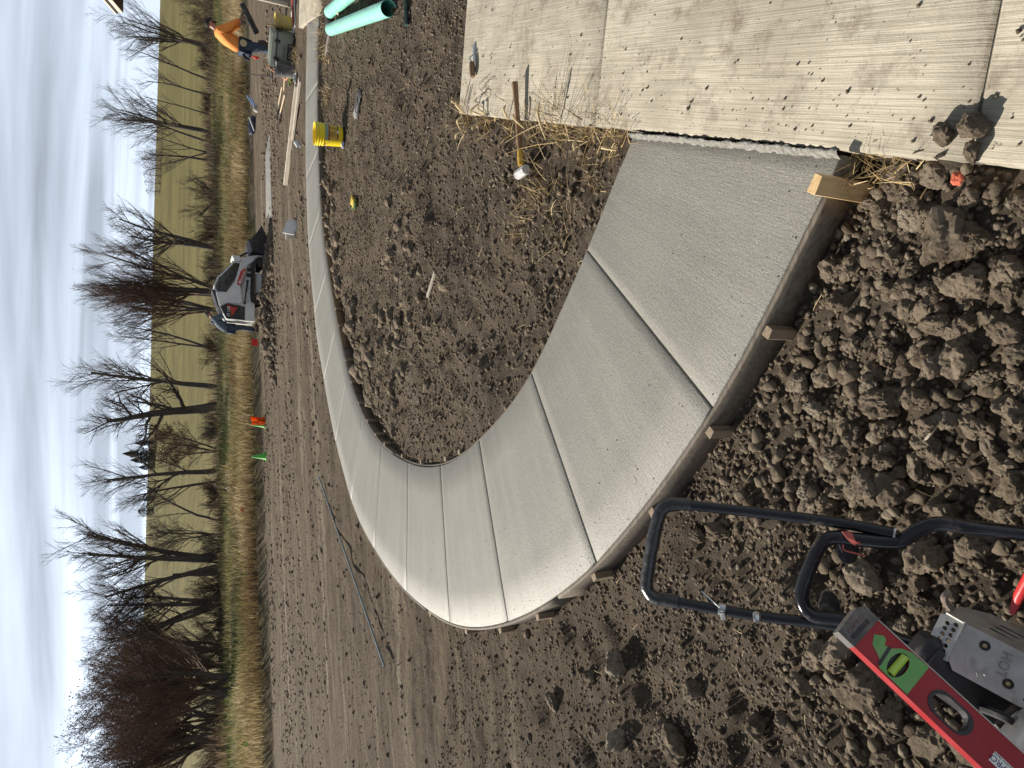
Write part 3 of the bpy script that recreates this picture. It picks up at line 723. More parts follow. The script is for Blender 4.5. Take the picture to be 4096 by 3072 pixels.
MARKS = [(G(1873, 405, -.1), 'the tall pine stake'), (G(1680, 730, -.1), 'the first stake past the tall one'), (G(1555, 955, -.1), 'the middle stake of the outer form'), (G(1460, 1090, -.1), 'the taped grip of the machine handle'), (G(1700, 1130, -.1), 'the right tube of the machine handle'),
         (G(1850, 1250, -.1), 'the lower loop of the machine handle'), (G(1800, 1400, -.1), 'the end cap of the spirit level'), (G(2000, 1600, -.1), 'the red face of the spirit level'), (G(2100, 1220, -.1), 'the muffler guard'), (G(2100, 330, 0), 'the driveway edge'), (G(2060, 560, -.05), 'the huge cracked clod'), (G(2050, 772, -.05), 'the flat-topped clod'), (G(1900, 1030, -.05), 'the split pair of clods'), (G(1350, 1450, -.1), 'the boot prints in the soft dirt')]
byk = {}
for o, r in zip(clodO, clodR):
    p = np.array(o.location); k = int(np.argmin([np.linalg.norm(m[0][:2] - p[:2]) for m in MARKS])); byk.setdefault(k, []).append((r, o))
for k, L in byk.items():
    L.sort(key=lambda a: -a[0]); w = MARKS[k][1]
    for j, (r, o) in enumerate(L):
        lb = ('biggest rough clod of earth beside %s' % w, 'second biggest rough clod of earth beside %s' % w, 'third biggest clod of earth beside %s' % w)[j] if j < 3 else ('fist-sized crumbly clod lying near %s' if r > .034 else 'egg-sized crumbly clod lying near %s' if r > .024 else 'small crumbly clod lying near %s') % w
        link(o, None, lb, 'dirt clod', 'clods of earth in front of the form')
red = bpy.data.objects.new('painted_clod', BIG[9]); p = G(2073, 388, 0.0); red.location = (p[0], p[1], 0.015); red.scale = (0.02, 0.017, 0.012); link(red, None, 'clod with orange marking paint among the dirt beside driveway', 'dirt clod')
mp_ = M('orange_marking_paint', (0.62, 0.12, 0.06), (0.45, 0.12, 0.07), 30, 0.85, dirt=DIRTC); red.data = BIG[9].copy(); red.data.materials.clear(); red.data.materials.append(mp_)

VV, FF, RR = [], [], []
def add_scatter(P, R, shapes, flat=0.8):
    V, F, q = scatter_mesh(np.asarray(P), np.asarray(R), shapes, rg, flat); off = sum(len(v) for v in VV); VV.append(V); FF.append(F + off); RR.append(q)
rr_ = A_R[rest]; m = rr_ > 0.016
add_scatter(A_P[rest][m], rr_[m], MID); add_scatter(A_P[rest][~m], rr_[~m], SML)
# fine gravelly crumbs on the same ground
n = 46000; x = rg.uniform(-3.4, 1.0, n); y = rg.uniform(0.72, 5.4, n); r = power(n, 0.0042, 0.016, 2.1)
di, do, ii, oo, ins, bay, dr = gate(x, y); k = ~ins & ~bay & ~dr & (do > 0.024) & (rg.random(n) < 0.25 + 0.75 * sstep(4.6, 2.2, y - 0.3 * x) * (0.45 + 0.55 * (fbm2(x, y, 1.6, 3, 12) > -0.15)))
x, y, r = x[k], y[k], r[k]; add_scatter(np.c_[x, y, ground_z(x, y) + r * 0.3], r, LOW)
fast('loose_earth', np.concatenate(VV), np.concatenate(FF), SOIL_S, None, False, attrs={'rnd': np.concatenate(RR)}, kind='stuff', label='loose crumbly earth scattered in front of the walkway form', cat='earth')
VV, FF, RR = [], [], []
# inside the bend
n = 42000; x = rg.uniform(-0.9, 6.8, n); y = 1.7 + rg.random(n) ** 1.15 * 10.0; r = power(n, 0.0065, 0.028, 2.3)
di, do, ii, oo, ins, bay, dr = gate(x, y); k = bay & ~dr & (di > 0.02 + r) & (r < 0.010 + 0.02 * (0.4 + 0.6 * sstep(4.6, 3.2, y)))
x, y, r = x[k], y[k], r[k]; z = ground_z(x, y) + r * 0.3; far = y > 3.9
add_scatter(np.c_[x, y, z][~far], r[~far], SML); add_scatter(np.c_[x, y, z][far], r[far] * 1.15, LOW)
n = 9000; x = rg.uniform(-0.9, 3.4, n); y = rg.uniform(1.9, 6.0, n); r = power(n, 0.003, 0.008, 2.0)
di, do, ii, oo, ins, bay, dr = gate(x, y); k = bay & ~dr & (di > 0.02); x, y, r = x[k], y[k], r[k]; add_scatter(np.c_[x, y, ground_z(x, y) + r * 0.3], r, LOW)
# larger lumps thrown up beside the inner form and in the middle of the bend
n = 4200; x = rg.uniform(-0.6, 5.6, n); y = rg.uniform(4.2, 11.2, n); r = power(n, 0.024, 0.11, 2.2)
di, do, ii, oo, ins, bay, dr = gate(x, y); fi = sstep(.33 * nI, .42 * nI, ii)
cl = fi * sstep(0.10, 0.22, di) * (1 - sstep(0.5, 0.95, di)) * (0.35 + 0.65 * (noise2(x * 1.2, y * 1.2, 77) > -0.1)) * (1 - 0.7 * sstep(1.9, 3.2, x)); cl = np.maximum(cl, 0.35 * sstep(1.5, 0.3, np.hypot(x - 0.7, y - 6.6)))
k = bay & (di > 0.05 + r * 0.8) & (rg.random(n) < cl * 0.75); x, y, r = x[k], y[k], r[k]; add_scatter(np.c_[x, y, ground_z(x, y) + r * 0.02], r * 1.1, LUMP, 0.75)
fast('bed_earth', np.concatenate(VV), np.concatenate(FF), SOIL_S, None, False, attrs={'rnd': np.concatenate(RR) * 0.85}, kind='stuff', label='dark crumbly earth filling the bed inside the bend', cat='earth')
VV, FF, RR = [], [], []
# open ground to the left and beyond
n = 42000; x = rg.uniform(-11, 12, n); y = rg.uniform(2.6, 28, n); r = power(n, 0.007, 0.045, 2.7) * (0.5 + y / 16)
di, do, ii, oo, ins, bay, dr = gate(x, y); band = np.maximum(0.12 + 0.7 * (noise2((x + .42 * y) * .35, (y - .42 * x) * 1.6, 66) > 0.2), sstep(0.5, 0.1, do) * 0.8)
band = np.maximum(band, 0.9 * sstep(17, 19, y - .42 * x) * sstep(24, 21, y - .42 * x) * sstep(-1, 3, x)); k = ~ins & ~bay & ~dr & (do > 0.03 + r) & (rg.random(n) < band); x, y, r = x[k], y[k], r[k]
add_scatter(np.c_[x, y, ground_z(x, y) + r * 0.2], r, LOW, 0.6)
# crumbs on the driveway
n = 1500; a = -5.0 * rg.random(n); b = np.abs(rg.normal(0, 0.5, n)) ** 1.2 * 1.2; P = DA[None] + DE[None] * a[:, None] + DNRM[None] * b[:, None]; r = power(n, 0.0015, 0.009, 2.4)
cl = np.maximum(sstep(0.55, 0.05, b) * 0.8, np.maximum(1.6 * sstep(.45, .1, np.hypot(P[:, 0] - G(1265, 190)[0], P[:, 1] - G(1265, 190)[1])), 0.4)); k = (rg.random(n) < cl) & (b > 0.03)
P, r = P[k], r[k]; add_scatter(np.c_[P, np.full(len(r), DZ + 0.0005) + r * 0.4], r, LOW, 0.8)
# specks of earth on the fresh slab near its outer edge
n = 420; i = rg.integers(0, int(nO * .34), n); q = rg.random(n) ** 2.2; A = OUT[i]; B = INN[np.minimum((i * nI / nO).astype(int), nI - 1)]; P = A + (B - A) * (0.02 + 0.9 * q)[:, None] * 0.6; r = power(n, 0.0012, 0.004, 2.5)
add_scatter(np.c_[P, r * 0.5], r, LOW, 0.7)
fast('scattered_crumbs', np.concatenate(VV), np.concatenate(FF), SOIL_S, None, False, attrs={'rnd': np.concatenate(RR) * 0.8}, kind='stuff', label='small crumbs of earth strewn over ground and slabs', cat='earth')
# spoil heap beside the loader
hp = np.array([DY(588, 640, 23.2), DY(590, 570, 23.4), DY(585, 690, 22.9), DY(583, 745, 23.0)])
n = 1500; w = rg.integers(0, 4, n); x = hp[w, 0] + rg.normal(0, 0.55, n); y = hp[w, 1] + rg.normal(0, 0.45, n); r = power(n, 0.035, 0.15, 2.4)
hh = 0
for (hx, hy, hz), amp in zip(hp, (0.36, 0.24, 0.42, 0.34)): hh = np.maximum(hh, amp * np.exp(-((x - hx) / 0.75) ** 2 - ((y - hy) / 0.55) ** 2))
z = ground_z(x, y) + hh * rg.random(n); V, F, q = scatter_mesh(np.c_[x, y, z], r, LUMP[6:], rg, 0.85)
fast('spoil_heap', V, F, SOIL_S, None, False, attrs={'rnd': q * 0.35}, label='heap of dark dug earth piled in front of the loader', cat='dirt heap')
# ================================================================== trees, meadow, shrubs
def bark(name, c1, c2):
    t = NT(name); v = t.coord(); g = t.noise(t.map(v, (3, 3, 0.7)), 5, 5, 0.65)
    t.col(t.mix(t.ramp(g, [(0.35, 0), (0.65, 1)]), c1, c2)); t.bump(g, 0.7, 0.03); return t.set(0.9, 0, 0.15)
BARK = bark('bark', (0.060, 0.050, 0.042), (0.115, 0.098, 0.082)); TWIG = bark('twig_bark', (0.075, 0.060, 0.050), (0.12, 0.098, 0.080)); TWIGR = bark('brown_twig_bark', (0.105, 0.066, 0.048), (0.16, 0.105, 0.075))
DRYLEAF = M('dry_leaf', (0.17, 0.085, 0.05), (0.10, 0.052, 0.034), 2, 0.8, bump=0); 
def seg_mesh(S, n=4):
    """tapered segments (p0,p1,r0,r1) -> V,F quads"""
    S = np.asarray(S, float); p0, p1, r0, r1 = S[:, 0:3], S[:, 3:6], S[:, 6], S[:, 7]
    d = p1 - p0; d /= (np.linalg.norm(d, axis=1)[:, None] + 1e-9); ref = np.where(np.abs(d[:, 2:3]) < 0.9, np.array([[0, 0, 1.]]), np.array([[1., 0, 0]]))
    a = np.cross(d, ref); a /= (np.linalg.norm(a, axis=1)[:, None] + 1e-9); b = np.cross(d, a); k = len(S); V = np.zeros((k, 2 * n, 3))
    for j in range(n):
        w = a * math.cos(2 * PI * j / n) + b * math.sin(2 * PI * j / n); V[:, j] = p0 + w * r0[:, None]; V[:, n + j] = p1 + w * r1[:, None]
    F = np.array([[j, (j + 1) % n, n + (j + 1) % n, n + j] for j in range(n)]); F = (F[None] + (np.arange(k) * 2 * n)[:, None, None]).reshape(-1, 4)
    return V.reshape(-1, 3), F
def perp(d, rg):
    v = rg.normal(size=3); v -= d * v.dot(d); return v / (np.linalg.norm(v) + 1e-9)
def grow(segs, p, d, L, r, lvl, maxl, rg, droop, P, tips):
    """one limb as a wobbling polyline; children leave it and lean outward and up"""
    k = (7, 6, 4, 3, 2)[min(lvl, 4)]; st = L / k; r_end = r * (0.30 if lvl < maxl else 0.45); q = p.copy(); pts = [q.copy()]; dirs = []
    for i in range(k):
        d = d + rg.normal(size=3) * P['wob'] * (0.5 + 0.25 * lvl) + np.array([0, 0, P['up'] * (0.10 if lvl else 0.02)]); d /= np.linalg.norm(d)
        q2 = q + d * st; ra = r + (r_end - r) * (i / k); rb = r + (r_end - r) * ((i + 1) / k); segs.append((lvl, *q, *q2, ra, rb)); q = q2; pts.append(q.copy()); dirs.append(d.copy())
    if lvl >= maxl: tips.append(q); return
    nch = int(P['n'][min(lvl, len(P['n']) - 1)] * (1.0, 1.3, 1.6, 1.6)[min(lvl, 3)]); f0 = P['clear'] if lvl == 0 else 0.18
    for c in range(nch):
        f = f0 + (1 - f0) * ((c + rg.random() * 0.8) / nch); f = min(f, 0.985); i = min(int(f * k), k - 1); b = pts[i] + (pts[i + 1] - pts[i]) * (f * k - i); dd = dirs[i]
        ang = math.radians(rg.uniform(*P['ang'])) * (1.1 if lvl == 0 else 1.0); pv = perp(dd, rg)
        if pv[2] < -0.2: pv[2] *= -0.4
        nd = dd * math.cos(ang) + pv * math.sin(ang); nd /= np.linalg.norm(nd)
        rl = max(0.012 if lvl < 1 else 0.0072, (r + (r_end - r) * f) * rg.uniform(0.42, 0.66))
        LL = L * (1 - 0.62 * f if lvl == 0 else 1 - 0.45 * f) * rg.uniform(0.42, 0.72) * P.get('len', 1.0)
        grow(segs, b, nd, max(LL, 0.35), rl, lvl + 1, maxl, rg, droop, P, tips)
def make_tree(px_base, px_top, name, label, D0=60.0, stems=1, r=0.16, spread=0.0, n=(9, 6, 5, 4), ang=(22, 50), wob=0.10, up=0.6, clear=0.35, seed=0, maxl=3, length=1.1, leaves=0, barkm=None, twigm=None, group='bare trees along the meadow', fork=0.0, leafm=None):
    rg = np.random.default_rng(1000 + seed); dr = ray(*px_base); p = CAMP + dr * (D0 / (dr[1] - 0.42 * dr[0])); dt = ray(*px_top); top = CAMP + dt * (D0 / (dt[1] - 0.42 * dt[0]))
    gz = float(ground_z(p[:1], p[1:2], False)[0]); base = np.array([p[0], p[1], min(p[2], gz + 0.15) - 0.1]) if abs(p[2] - gz) > 0.6 else np.array([p[0], p[1], gz - 0.1])
    axis = top - base; H = np.linalg.norm(axis); ad = axis / H; segs = []; tips = []; P = dict(n=n, ang=ang, wob=wob, up=up, clear=clear, len=length)
    t = thing(name, label, 'tree', base, group=group)
    for s in range(stems):
        d = ad.copy()
        if stems > 1: a = 2 * PI * s / stems + rg.random(); d = d + spread * np.array([math.cos(a), 0.6 * math.sin(a), 0]); d /= np.linalg.norm(d)
        off = np.array([rg.normal(0, r * .8), rg.normal(0, r * .8), 0]) if stems > 1 else np.zeros(3)
        grow(segs, off, d, H * (0.80 if stems == 1 else rg.uniform(0.66, 0.86)), r * (1 if stems == 1 else rg.uniform(0.6, 0.9)), 0, maxl, rg, 0, P, tips)
    S = np.array(segs); tr = S[S[:, 0] == 0][:, 1:]; cr = S[S[:, 0] > 0][:, 1:]
    fl = tr[np.argsort(tr[:, 2])][:stems]; 
    V, F = seg_mesh(tr, 8); fast('trunk', V, F, barkm or BARK, t, True)
    V, F = seg_mesh(cr, 3); co = fast('crown', V, F, twigm or TWIG, t, True)
    if leaves:
        T = np.array(tips); k = rg.integers(0, len(T), leaves); c = T[k] + rg.normal(0, 0.10, (leaves, 3)); s = rg.uniform(0.03, 0.07, leaves)
        V, F = leaf_quads(c, s, rg); fast('dry_foliage', V, F, leafm or DRYLEAF, co, False, kind='stuff')
    return t
def leaf_quads(c, s, rg):
    n = len(c); a = rg.normal(size=(n, 3)); a /= np.linalg.norm(a, axis=1)[:, None]; b = np.cross(a, rg.normal(size=(n, 3))); b /= np.linalg.norm(b, axis=1)[:, None]
    V = np.stack([c - a * s[:, None], c + b * s[:, None] * .5, c + a * s[:, None], c - b * s[:, None] * .5], 1).reshape(-1, 3); return V, np.arange(4 * n).reshape(-1, 4)
def TR(*a, **k): make_tree(*a, **k)
TR((436, 96), (212, 62), 'bare_tree', 'wide bare tree of fanning stems behind the man in orange', stems=4, r=.22, spread=.22, seed=1, clear=.25, n=(9, 6, 5, 3))
TR((452, 174), (268, 108), 'bare_tree', 'slender bare tree leaning right beside the fanning tree', r=.13, seed=2, n=(7, 5, 4, 3), clear=.4)
TR((459, 207), (278, 152), 'bare_tree', 'thin leaning bare tree, second from the fanning tree', r=.12, seed=3, n=(7, 5, 4, 3), clear=.4)
TR((461, 251), (272, 188), 'bare_tree', 'very thin bare tree with sparse twigs in the leaning row', r=.09, seed=4, n=(6, 4, 4, 3), clear=.45)
TR((466, 288), (203, 236), 'bare_tree', 'tall full bare tree with many stems in the leaning row', stems=3, r=.2, spread=.13, seed=5, n=(9, 6, 5, 3), clear=.3)
TR((460, 309), (228, 262), 'bare_tree', 'straight bare tree close against the tall many-stemmed one', r=.13, seed=6, n=(7, 5, 4, 3), clear=.4)
TR((459, 330), (265, 304), 'bare_tree', 'small forked bare tree, first of a close pair', stems=2, r=.12, spread=.16, seed=7, n=(7, 5, 4, 3))
TR((459, 345), (275, 345), 'bare_tree', 'small curved bare tree, second of a close pair', r=.13, seed=8, n=(7, 5, 4, 3), wob=.14)
TR((461, 378), (388, 396), 'bare_tree', 'short bare sapling standing alone in the gap', r=.07, seed=9, n=(6, 5, 4), maxl=2)
TR((457, 541), (206, 470), 'bare_tree', 'broad bare tree leaning right beyond the loader bucket', stems=2, r=.24, spread=.22, seed=10, n=(10, 7, 5, 3), clear=.25, ang=(28, 58))
TR((464, 626), (150, 585), 'bare_tree', 'dense upright tree of many stems behind the loader cab', stems=6, r=.2, spread=.17, seed=11, n=(11, 7, 5, 3), clear=.15, ang=(14, 34), leaves=900, twigm=TWIGR)
TR((464, 668), (190, 662), 'bare_tree', 'dense twiggy tree behind the man in blue', stems=5, r=.17, spread=.2, seed=12, n=(10, 7, 5, 3), clear=.2, ang=(14, 36), leaves=500, twigm=TWIGR)
TR((456, 754), (205, 700), 'bare_tree', 'twin-stemmed bare tree beside the man in blue', stems=2, r=.15, spread=.12, seed=13, n=(8, 6, 4, 3))
TR((460, 836), (124, 792), 'bare_tree', 'tallest single-trunk bare tree leaning over the meadow', r=.25, seed=14, n=(12, 7, 5, 4), clear=.3, ang=(26, 56))
TR((457, 877), (158, 905), 'bare_tree', 'gnarled bare tree with very thick short trunk', r=.42, seed=15, n=(12, 7, 5, 4), clear=.3, ang=(36, 72), wob=.17, length=1.12)
TR((468, 973), (322, 958), 'brown_leaved_tree', 'small rounded tree still holding rust brown leaves', stems=3, r=.12, spread=.3, seed=16, n=(9, 6, 5), maxl=3, ang=(30, 60), leaves=5200, twigm=TWIGR, clear=.2)
TR((463, 1018), (165, 1050), 'bare_tree', 'upright bare tree left of the brown-leaved one', r=.22, seed=17, n=(11, 7, 5, 3), clear=.25, ang=(26, 54))
TR((463, 1040), (235, 1090), 'bare_tree', 'thin bare tree leaning left beside an upright one', r=.13, seed=18, n=(8, 6, 4, 3), clear=.3)
TR((472, 1092), (420, 1090), 'dead_snag', 'short broken dead trunk between the bare trees', r=.1, seed=19, n=(3, 2), maxl=1, clear=.5)
TR((462, 1127), (245, 1085), 'bare_tree', 'crooked slim bare tree near the broken trunks', r=.11, seed=20, n=(8, 5, 4, 3), wob=.17, clear=.3)
TR((471, 1155), (300, 1150), 'bare_tree', 'low bushy bare tree with tangled greenish twigs', stems=4, r=.09, spread=.25, seed=21, n=(8, 6, 4, 3), leaves=500, leafm=M('olive_leaf', (.10, .10, .035), (.07, .07, .03), 2, .8, bump=0))
TR((466, 1199), (382, 1203), 'dead_snag', 'thick broken dead trunk standing beside the tall forked tree', r=.3, seed=22, n=(3, 2), maxl=1, clear=.6, length=.4)
TR((468, 1216), (98, 1205), 'bare_tree', 'tall forked bare tree with the highest spreading crown', stems=3, r=.3, spread=.24, seed=23, n=(11, 7, 5, 4), clear=.34, ang=(24, 52))
TR((466, 1238), (346, 1243), 'dead_snag', 'tall broken dead trunk on the left of the forked tree', r=.26, seed=24, n=(4, 2), maxl=1, clear=.6, length=.4)
TR((466, 1298), (166, 1345), 'bare_tree', 'heavy leaning bare tree at the edge of the thicket', stems=4, r=.26, spread=.28, seed=25, n=(10, 7, 5, 3), clear=.3, ang=(28, 60))
for k, (b, tp, lb, st) in enumerate((((520, 1466), (160, 1452), 'first slim front trunk of the red-brown thicket', 4), ((522, 1494), (172, 1512), 'second slim front trunk of the red-brown thicket', 4), ((470, 1400), (205, 1405), 'dense red-brown thicket tree next to the leaning tree', 5),
        ((470, 1440), (175, 1440), 'dense red-brown tree rising behind the thicket trunks', 5), ((470, 1545), (165, 1570), 'broad red-brown tree filling the thicket', 5), ((437, 1607), (160, 1630), 'dark branching tree standing inside the thicket', 4), ((458, 1588), (185, 1660), 'thin-trunked thicket tree with drooping red-brown twigs', 4))):
    TR(b, tp, 'thicket_tree', lb, D0=46 if k < 2 else 60, stems=st, r=.17, spread=.34, seed=40 + k, n=(11, 8, 5, 3), clear=.12, ang=(22, 52), leaves=2600, twigm=TWIGR, group='trees of the thicket')

# evergreens and hedge trees on the brow of the hill
NEEDLE = M('needle', (0.030, 0.040, 0.030), (0.018, 0.024, 0.020), 1.5, 0.9, bump=0); HEDGE = M('far_twigs', (0.20, 0.175, 0.155), (0.14, 0.125, 0.11), 0.3, 0.9, bump=0)
def conifer(px, py, top, label, D0=235.0, w=0.27, round_=False, m=None, n=3600):
    rg = np.random.default_rng(int(px * 7 + py)); d = ray(px, py); p = CAMP + d * (D0 / (d[1] - 0.42 * d[0])); q = ray(top, py); qp = CAMP + q * (D0 / (q[1] - 0.42 * q[0])); gz = float(ground_z(p[:1], p[1:2], False)[0])
    H = max(qp[2] - gz, 2.0); t = thing('hill_tree', label, 'tree', (p[0], p[1], gz - .2), group='trees on the hill brow'); tube('trunk', [(0, 0, 0), (0, 0, H * .9)], [H * .03, H * .006], BARK, t, 6)
    f = rg.random(n); R = H * w * ((1 - f) ** 0.8 if not round_ else np.sqrt(np.clip(1 - (2 * f - 1) ** 2, 0, 1)) + .1); a = rg.random(n) * 2 * PI; rr = R * np.sqrt(rg.random(n)) * (0.75 + .5 * noise2(f * 9, a * 1.2, 3)); z = H * (0.06 + .94 * f) - rr * .25
    V, F = leaf_quads(np.c_[rr * np.cos(a), rr * np.sin(a), z], rg.uniform(.14, .34, n) * H / 11, rg); fast('crown', V, F, m or NEEDLE, t, False)
conifer(334, 1078, 306, 'dark evergreen beside the rounded one on the hill', w=.5); conifer(334, 1102, 296, 'rounded dark evergreen on the brow of the hill', w=.5, round_=True); conifer(334, 992, 280, 'dark spruce standing between two hill spruces', w=.45); conifer(334, 978, 264, 'tall dark spruce on the hill brow beside another', w=.42); conifer(334, 1008, 298, 'broad dark spruce on the hill brow', w=.6); conifer(335, 956, 288, 'smaller dark evergreen among the hill spruces', w=.4)
conifer(336, 1155, 316, 'small pointed evergreen standing apart on the hill', w=.25); conifer(334, 1060, 316, 'low dark evergreen bush on the hill', w=.6, round_=True)
for k, (y, tp) in enumerate(((330, 309), (345, 304), (362, 306), (378, 308), (394, 310), (412, 313), (300, 314))): conifer(322, y, tp, 'grey far tree in the hedge line on the hill', w=.55, round_=True, m=HEDGE, n=900)

# meadow: dry and green grass
def grass(name, n, sA, sB, xr, h, cols, seed, label, dens=None, w=0.011, power=1.0, cat='grass'):
    rg = np.random.default_rng(seed); l = rg.uniform(*xr, n); s = sA + (sB - sA) * rg.random(n) ** power; x = l; y = s + 0.42 * x
    if dens is not None: k = rg.random(n) < dens(x, y, s); x, y, s = x[k], y[k], s[k]
    n = len(x); z = ground_z(x, y) - 0.02; H = rg.uniform(h[0], h[1], n) * (0.75 + 0.5 * (noise2(x * .6, y * .6, seed) + .5)); a = rg.random(n) * 2 * PI; ln = rg.uniform(.1, .55, n) * H; W = w * (0.7 + .6 * rg.random(n)) * (0.6 + s / 50)
    wx, wy = np.cos(a + 1.57) * W, np.sin(a + 1.57) * W; dx, dy = np.cos(a) * ln, np.sin(a) * ln
    V = np.stack([np.c_[x - wx, y - wy, z], np.c_[x + wx, y + wy, z], np.c_[x + dx * .35 + wx * .7, y + dy * .35 + wy * .7, z + H * .6], np.c_[x + dx * .35 - wx * .7, y + dy * .35 - wy * .7, z + H * .6], np.c_[x + dx + wx * .15, y + dy + wy * .15, z + H * .97], np.c_[x + dx - wx * .15, y + dy - wy * .15, z + H]], 1).reshape(-1, 3)
    F = (np.array([[0, 1, 2, 3], [3, 2, 4, 5]])[None] + (np.arange(n) * 6)[:, None, None]).reshape(-1, 4)
    t = NT(name + '_blades'); at = t.new('ShaderNodeAttribute'); at.attribute_name = 'rnd'; t.col(t.ramp(at.outputs['Fac'], [(i / (len(cols) - 1), c) for i, c in enumerate(cols)])); t.b.inputs['Transmission Weight'].default_value = 0
    m = t.set(0.7, 0, 0.3)
    tl = t.new('ShaderNodeBsdfTranslucent'); ms = t.new('ShaderNodeMixShader'); ms.inputs[0].default_value = 0.45; t.link(t.b.inputs['Base Color'].links[0].from_socket, tl.inputs[0]); t.link(t.b.outputs[0], ms.inputs[1]); t.link(tl.outputs[0], ms.inputs[2]); t.link(ms.outputs[0], t.n['Material Output'].inputs[0])
    q = np.clip(0.5 + 0.5 * fbm2(x, y, .3, 3, seed + 3) + rg.normal(0, .22, n), 0, 1)
    fast(name, V, F, m, None, False, attrs={'rnd': np.repeat(q, 6)}, kind='stuff', label=label, cat=cat)
DRYC = [(0.10, 0.065, 0.035), (0.20, 0.135, 0.065), (0.20, 0.17, 0.075), (0.36, 0.27, 0.145), (0.52, 0.42, 0.26)]; GRNC = [(0.04, 0.06, 0.018), (0.075, 0.10, 0.03), (0.19, 0.18, 0.075), (0.30, 0.25, 0.12)]
grass('dry_grass', 60000, 29.0, 39, (-24, 34), (0.18, 0.5), DRYC, 3, 'tall dry straw-coloured grass along the edge of the cleared ground', power=1.25)
grass('green_grass', 66000, 32.5, 56, (-30, 48), (0.15, 0.42), GRNC, 4, 'greenish meadow grass in front of the trees', dens=lambda x, y, s: 0.35 + 0.65 * (fbm2(x, s, .12, 3, 31) > -0.1), w=.014)
grass('dead_weeds', 26000, 47, 64, (-40, 60), (0.3, 1.0), [(0.05, .035, .025), (0.10, .072, .048), (.17, .12, .08), (.22, .165, .105)], 5, 'dark brown dead weeds under the trees', dens=lambda x, y, s: 0.2 + 0.8 * (fbm2(x, s, .13, 3, 37) > 0.0), w=.016, cat='weeds')
# shrubs under the trees
def shrub(px, h, wdt, label, seed, D0=54, twm=None, leaves=0):
    rg = np.random.default_rng(seed); d = ray(*px); p = CAMP + d * (D0 / (d[1] - .42 * d[0])); gz = float(ground_z(p[:1], p[1:2], False)[0]); t = thing('shrub', label, 'shrub', (p[0], p[1], gz - .1), group='shrubs under the trees'); segs = []; tips = []
    for s in range(16):
        a = rg.random() * 2 * PI; dd = np.array([math.cos(a) * wdt, math.sin(a) * wdt, 1.0]); dd /= np.linalg.norm(dd); grow(segs, np.array([rg.normal(0, .15), rg.normal(0, .15), 0]), dd, h * rg.uniform(.6, 1), .028, 1, 3, rg, 0, dict(n=(6, 6, 5), ang=(20, 50), wob=.12, up=.3, clear=.1), tips)
    V, F = seg_mesh(np.array(segs)[:, 1:], 3); fast('branches', V, F, twm or TWIG, t, True)
    if leaves: T = np.array(tips); c = T[rg.integers(0, len(T), leaves)] + rg.normal(0, .12, (leaves, 3)); V, F = leaf_quads(c, rg.uniform(.03, .06, leaves), rg); fast('dry_foliage', V, F, DRYLEAF, t, False, kind='stuff')
for k, (y, h, w_, lb) in enumerate(((20, 3.4, .8, 'tall brown shrub behind the man in orange'), (62, 2.6, .9, 'brown shrub at the foot of the fanning tree'), (130, 1.8, 1.0, 'low dark shrub between the leaning trees'), (230, 1.3, 1.0, 'low shrub under the thin leaning tree'), (432, 2.8, .9, 'dark tangled shrub standing alone'),
        (500, 2.2, 1.0, 'twisted dark shrub beside the broad tree'), (585, 1.6, 1.1, 'low brown shrub beyond the loader arm'), (760, 1.6, 1.2, 'low shrub under the twin-stemmed tree'), (920, 1.8, 1.1, 'brown shrub beside the gnarled tree'), (1070, 1.6, 1.1, 'low shrub left of the upright tree'), (1180, 1.9, 1., 'brown shrub between the broken trunks'), (1270, 2.4, 1.0, 'dark shrub right of the leaning tree'), (1340, 2.6, 1.0, 'dark shrub under the leaning tree'), (1400, 2.6, 1.1, 'dense dark shrub where the thicket begins'), (1530, 2.0, 1.1, 'dark shrub behind the front trunks'), (1630, 2.2, 1.1, 'dark shrub at the far side of the thicket'))):
    shrub((478 + (4 if y > 900 else 0), y), h, w_, lb, 800 + k, leaves=200, twm=TWIGR if k % 2 else TWIG)
# ================================================================== things lying about the site
def on(x, y):
    """where the line of sight meets the ground"""
    z = -0.05
    for _ in range(10): p = G(x, y, z); z = 0.5 * z + 0.5 * float(ground_z(p[:1], p[1:2])[0])
    p = G(x, y, z); return np.array([p[0], p[1], float(ground_z(p[:1], p[1:2])[0])])
YEL = M('yellow_plastic', (0.80, 0.60, 0.012), (0.74, 0.53, 0.01), 6, 0.38, spec=.5, bump=.05, dirt=(.42, .33, .12), dirtamt=.1); YELD = M('dirty_yellow_plastic', (0.74, 0.53, 0.02), (0.62, 0.44, 0.03), 6, 0.5, dirt=(.36, .33, .28), dirtamt=.7)
GRY = M('dark_grey_plastic', (0.085, 0.083, 0.078), (0.06, 0.058, 0.055), 8, 0.5, dirt=(.33, .32, .30), dirtamt=.55); STEEL = M('zinc_steel', (0.55, 0.55, 0.54), (0.42, 0.42, 0.41), 20, 0.32, metal=1.0, bump=.05)
BLK = M('black_plastic', (0.022, 0.022, 0.024), (0.014, 0.014, 0.015), 14, 0.45, dirt=(.16, .14, .12), dirtamt=.15); TEAL = M('teal_print', (0.10, 0.22, 0.20), (0.09, 0.19, 0.18), 4, .5, bump=0); MAROON = M('maroon_print', (0.18, 0.035, 0.05), None, 4, .5, bump=0)
ORNG = M('orange_print', (0.70, 0.42, 0.04), (0.62, 0.36, 0.03), 12, .5, bump=0); INK = M('dark_ink', (0.035, 0.03, 0.03), None, 4, .6, bump=0); PAPER = M('white_paper', (0.72, 0.71, 0.68), (0.6, 0.59, 0.56), 14, .8, bump=.1); CREAM = M('cream_ink', (0.78, 0.74, 0.62), None, 4, .6, bump=0)
HB, RB, RT = 0.37, 0.130, 0.149
def brad(z): return RB + (RT - RB) * min(max(z / HB, 0), 1)
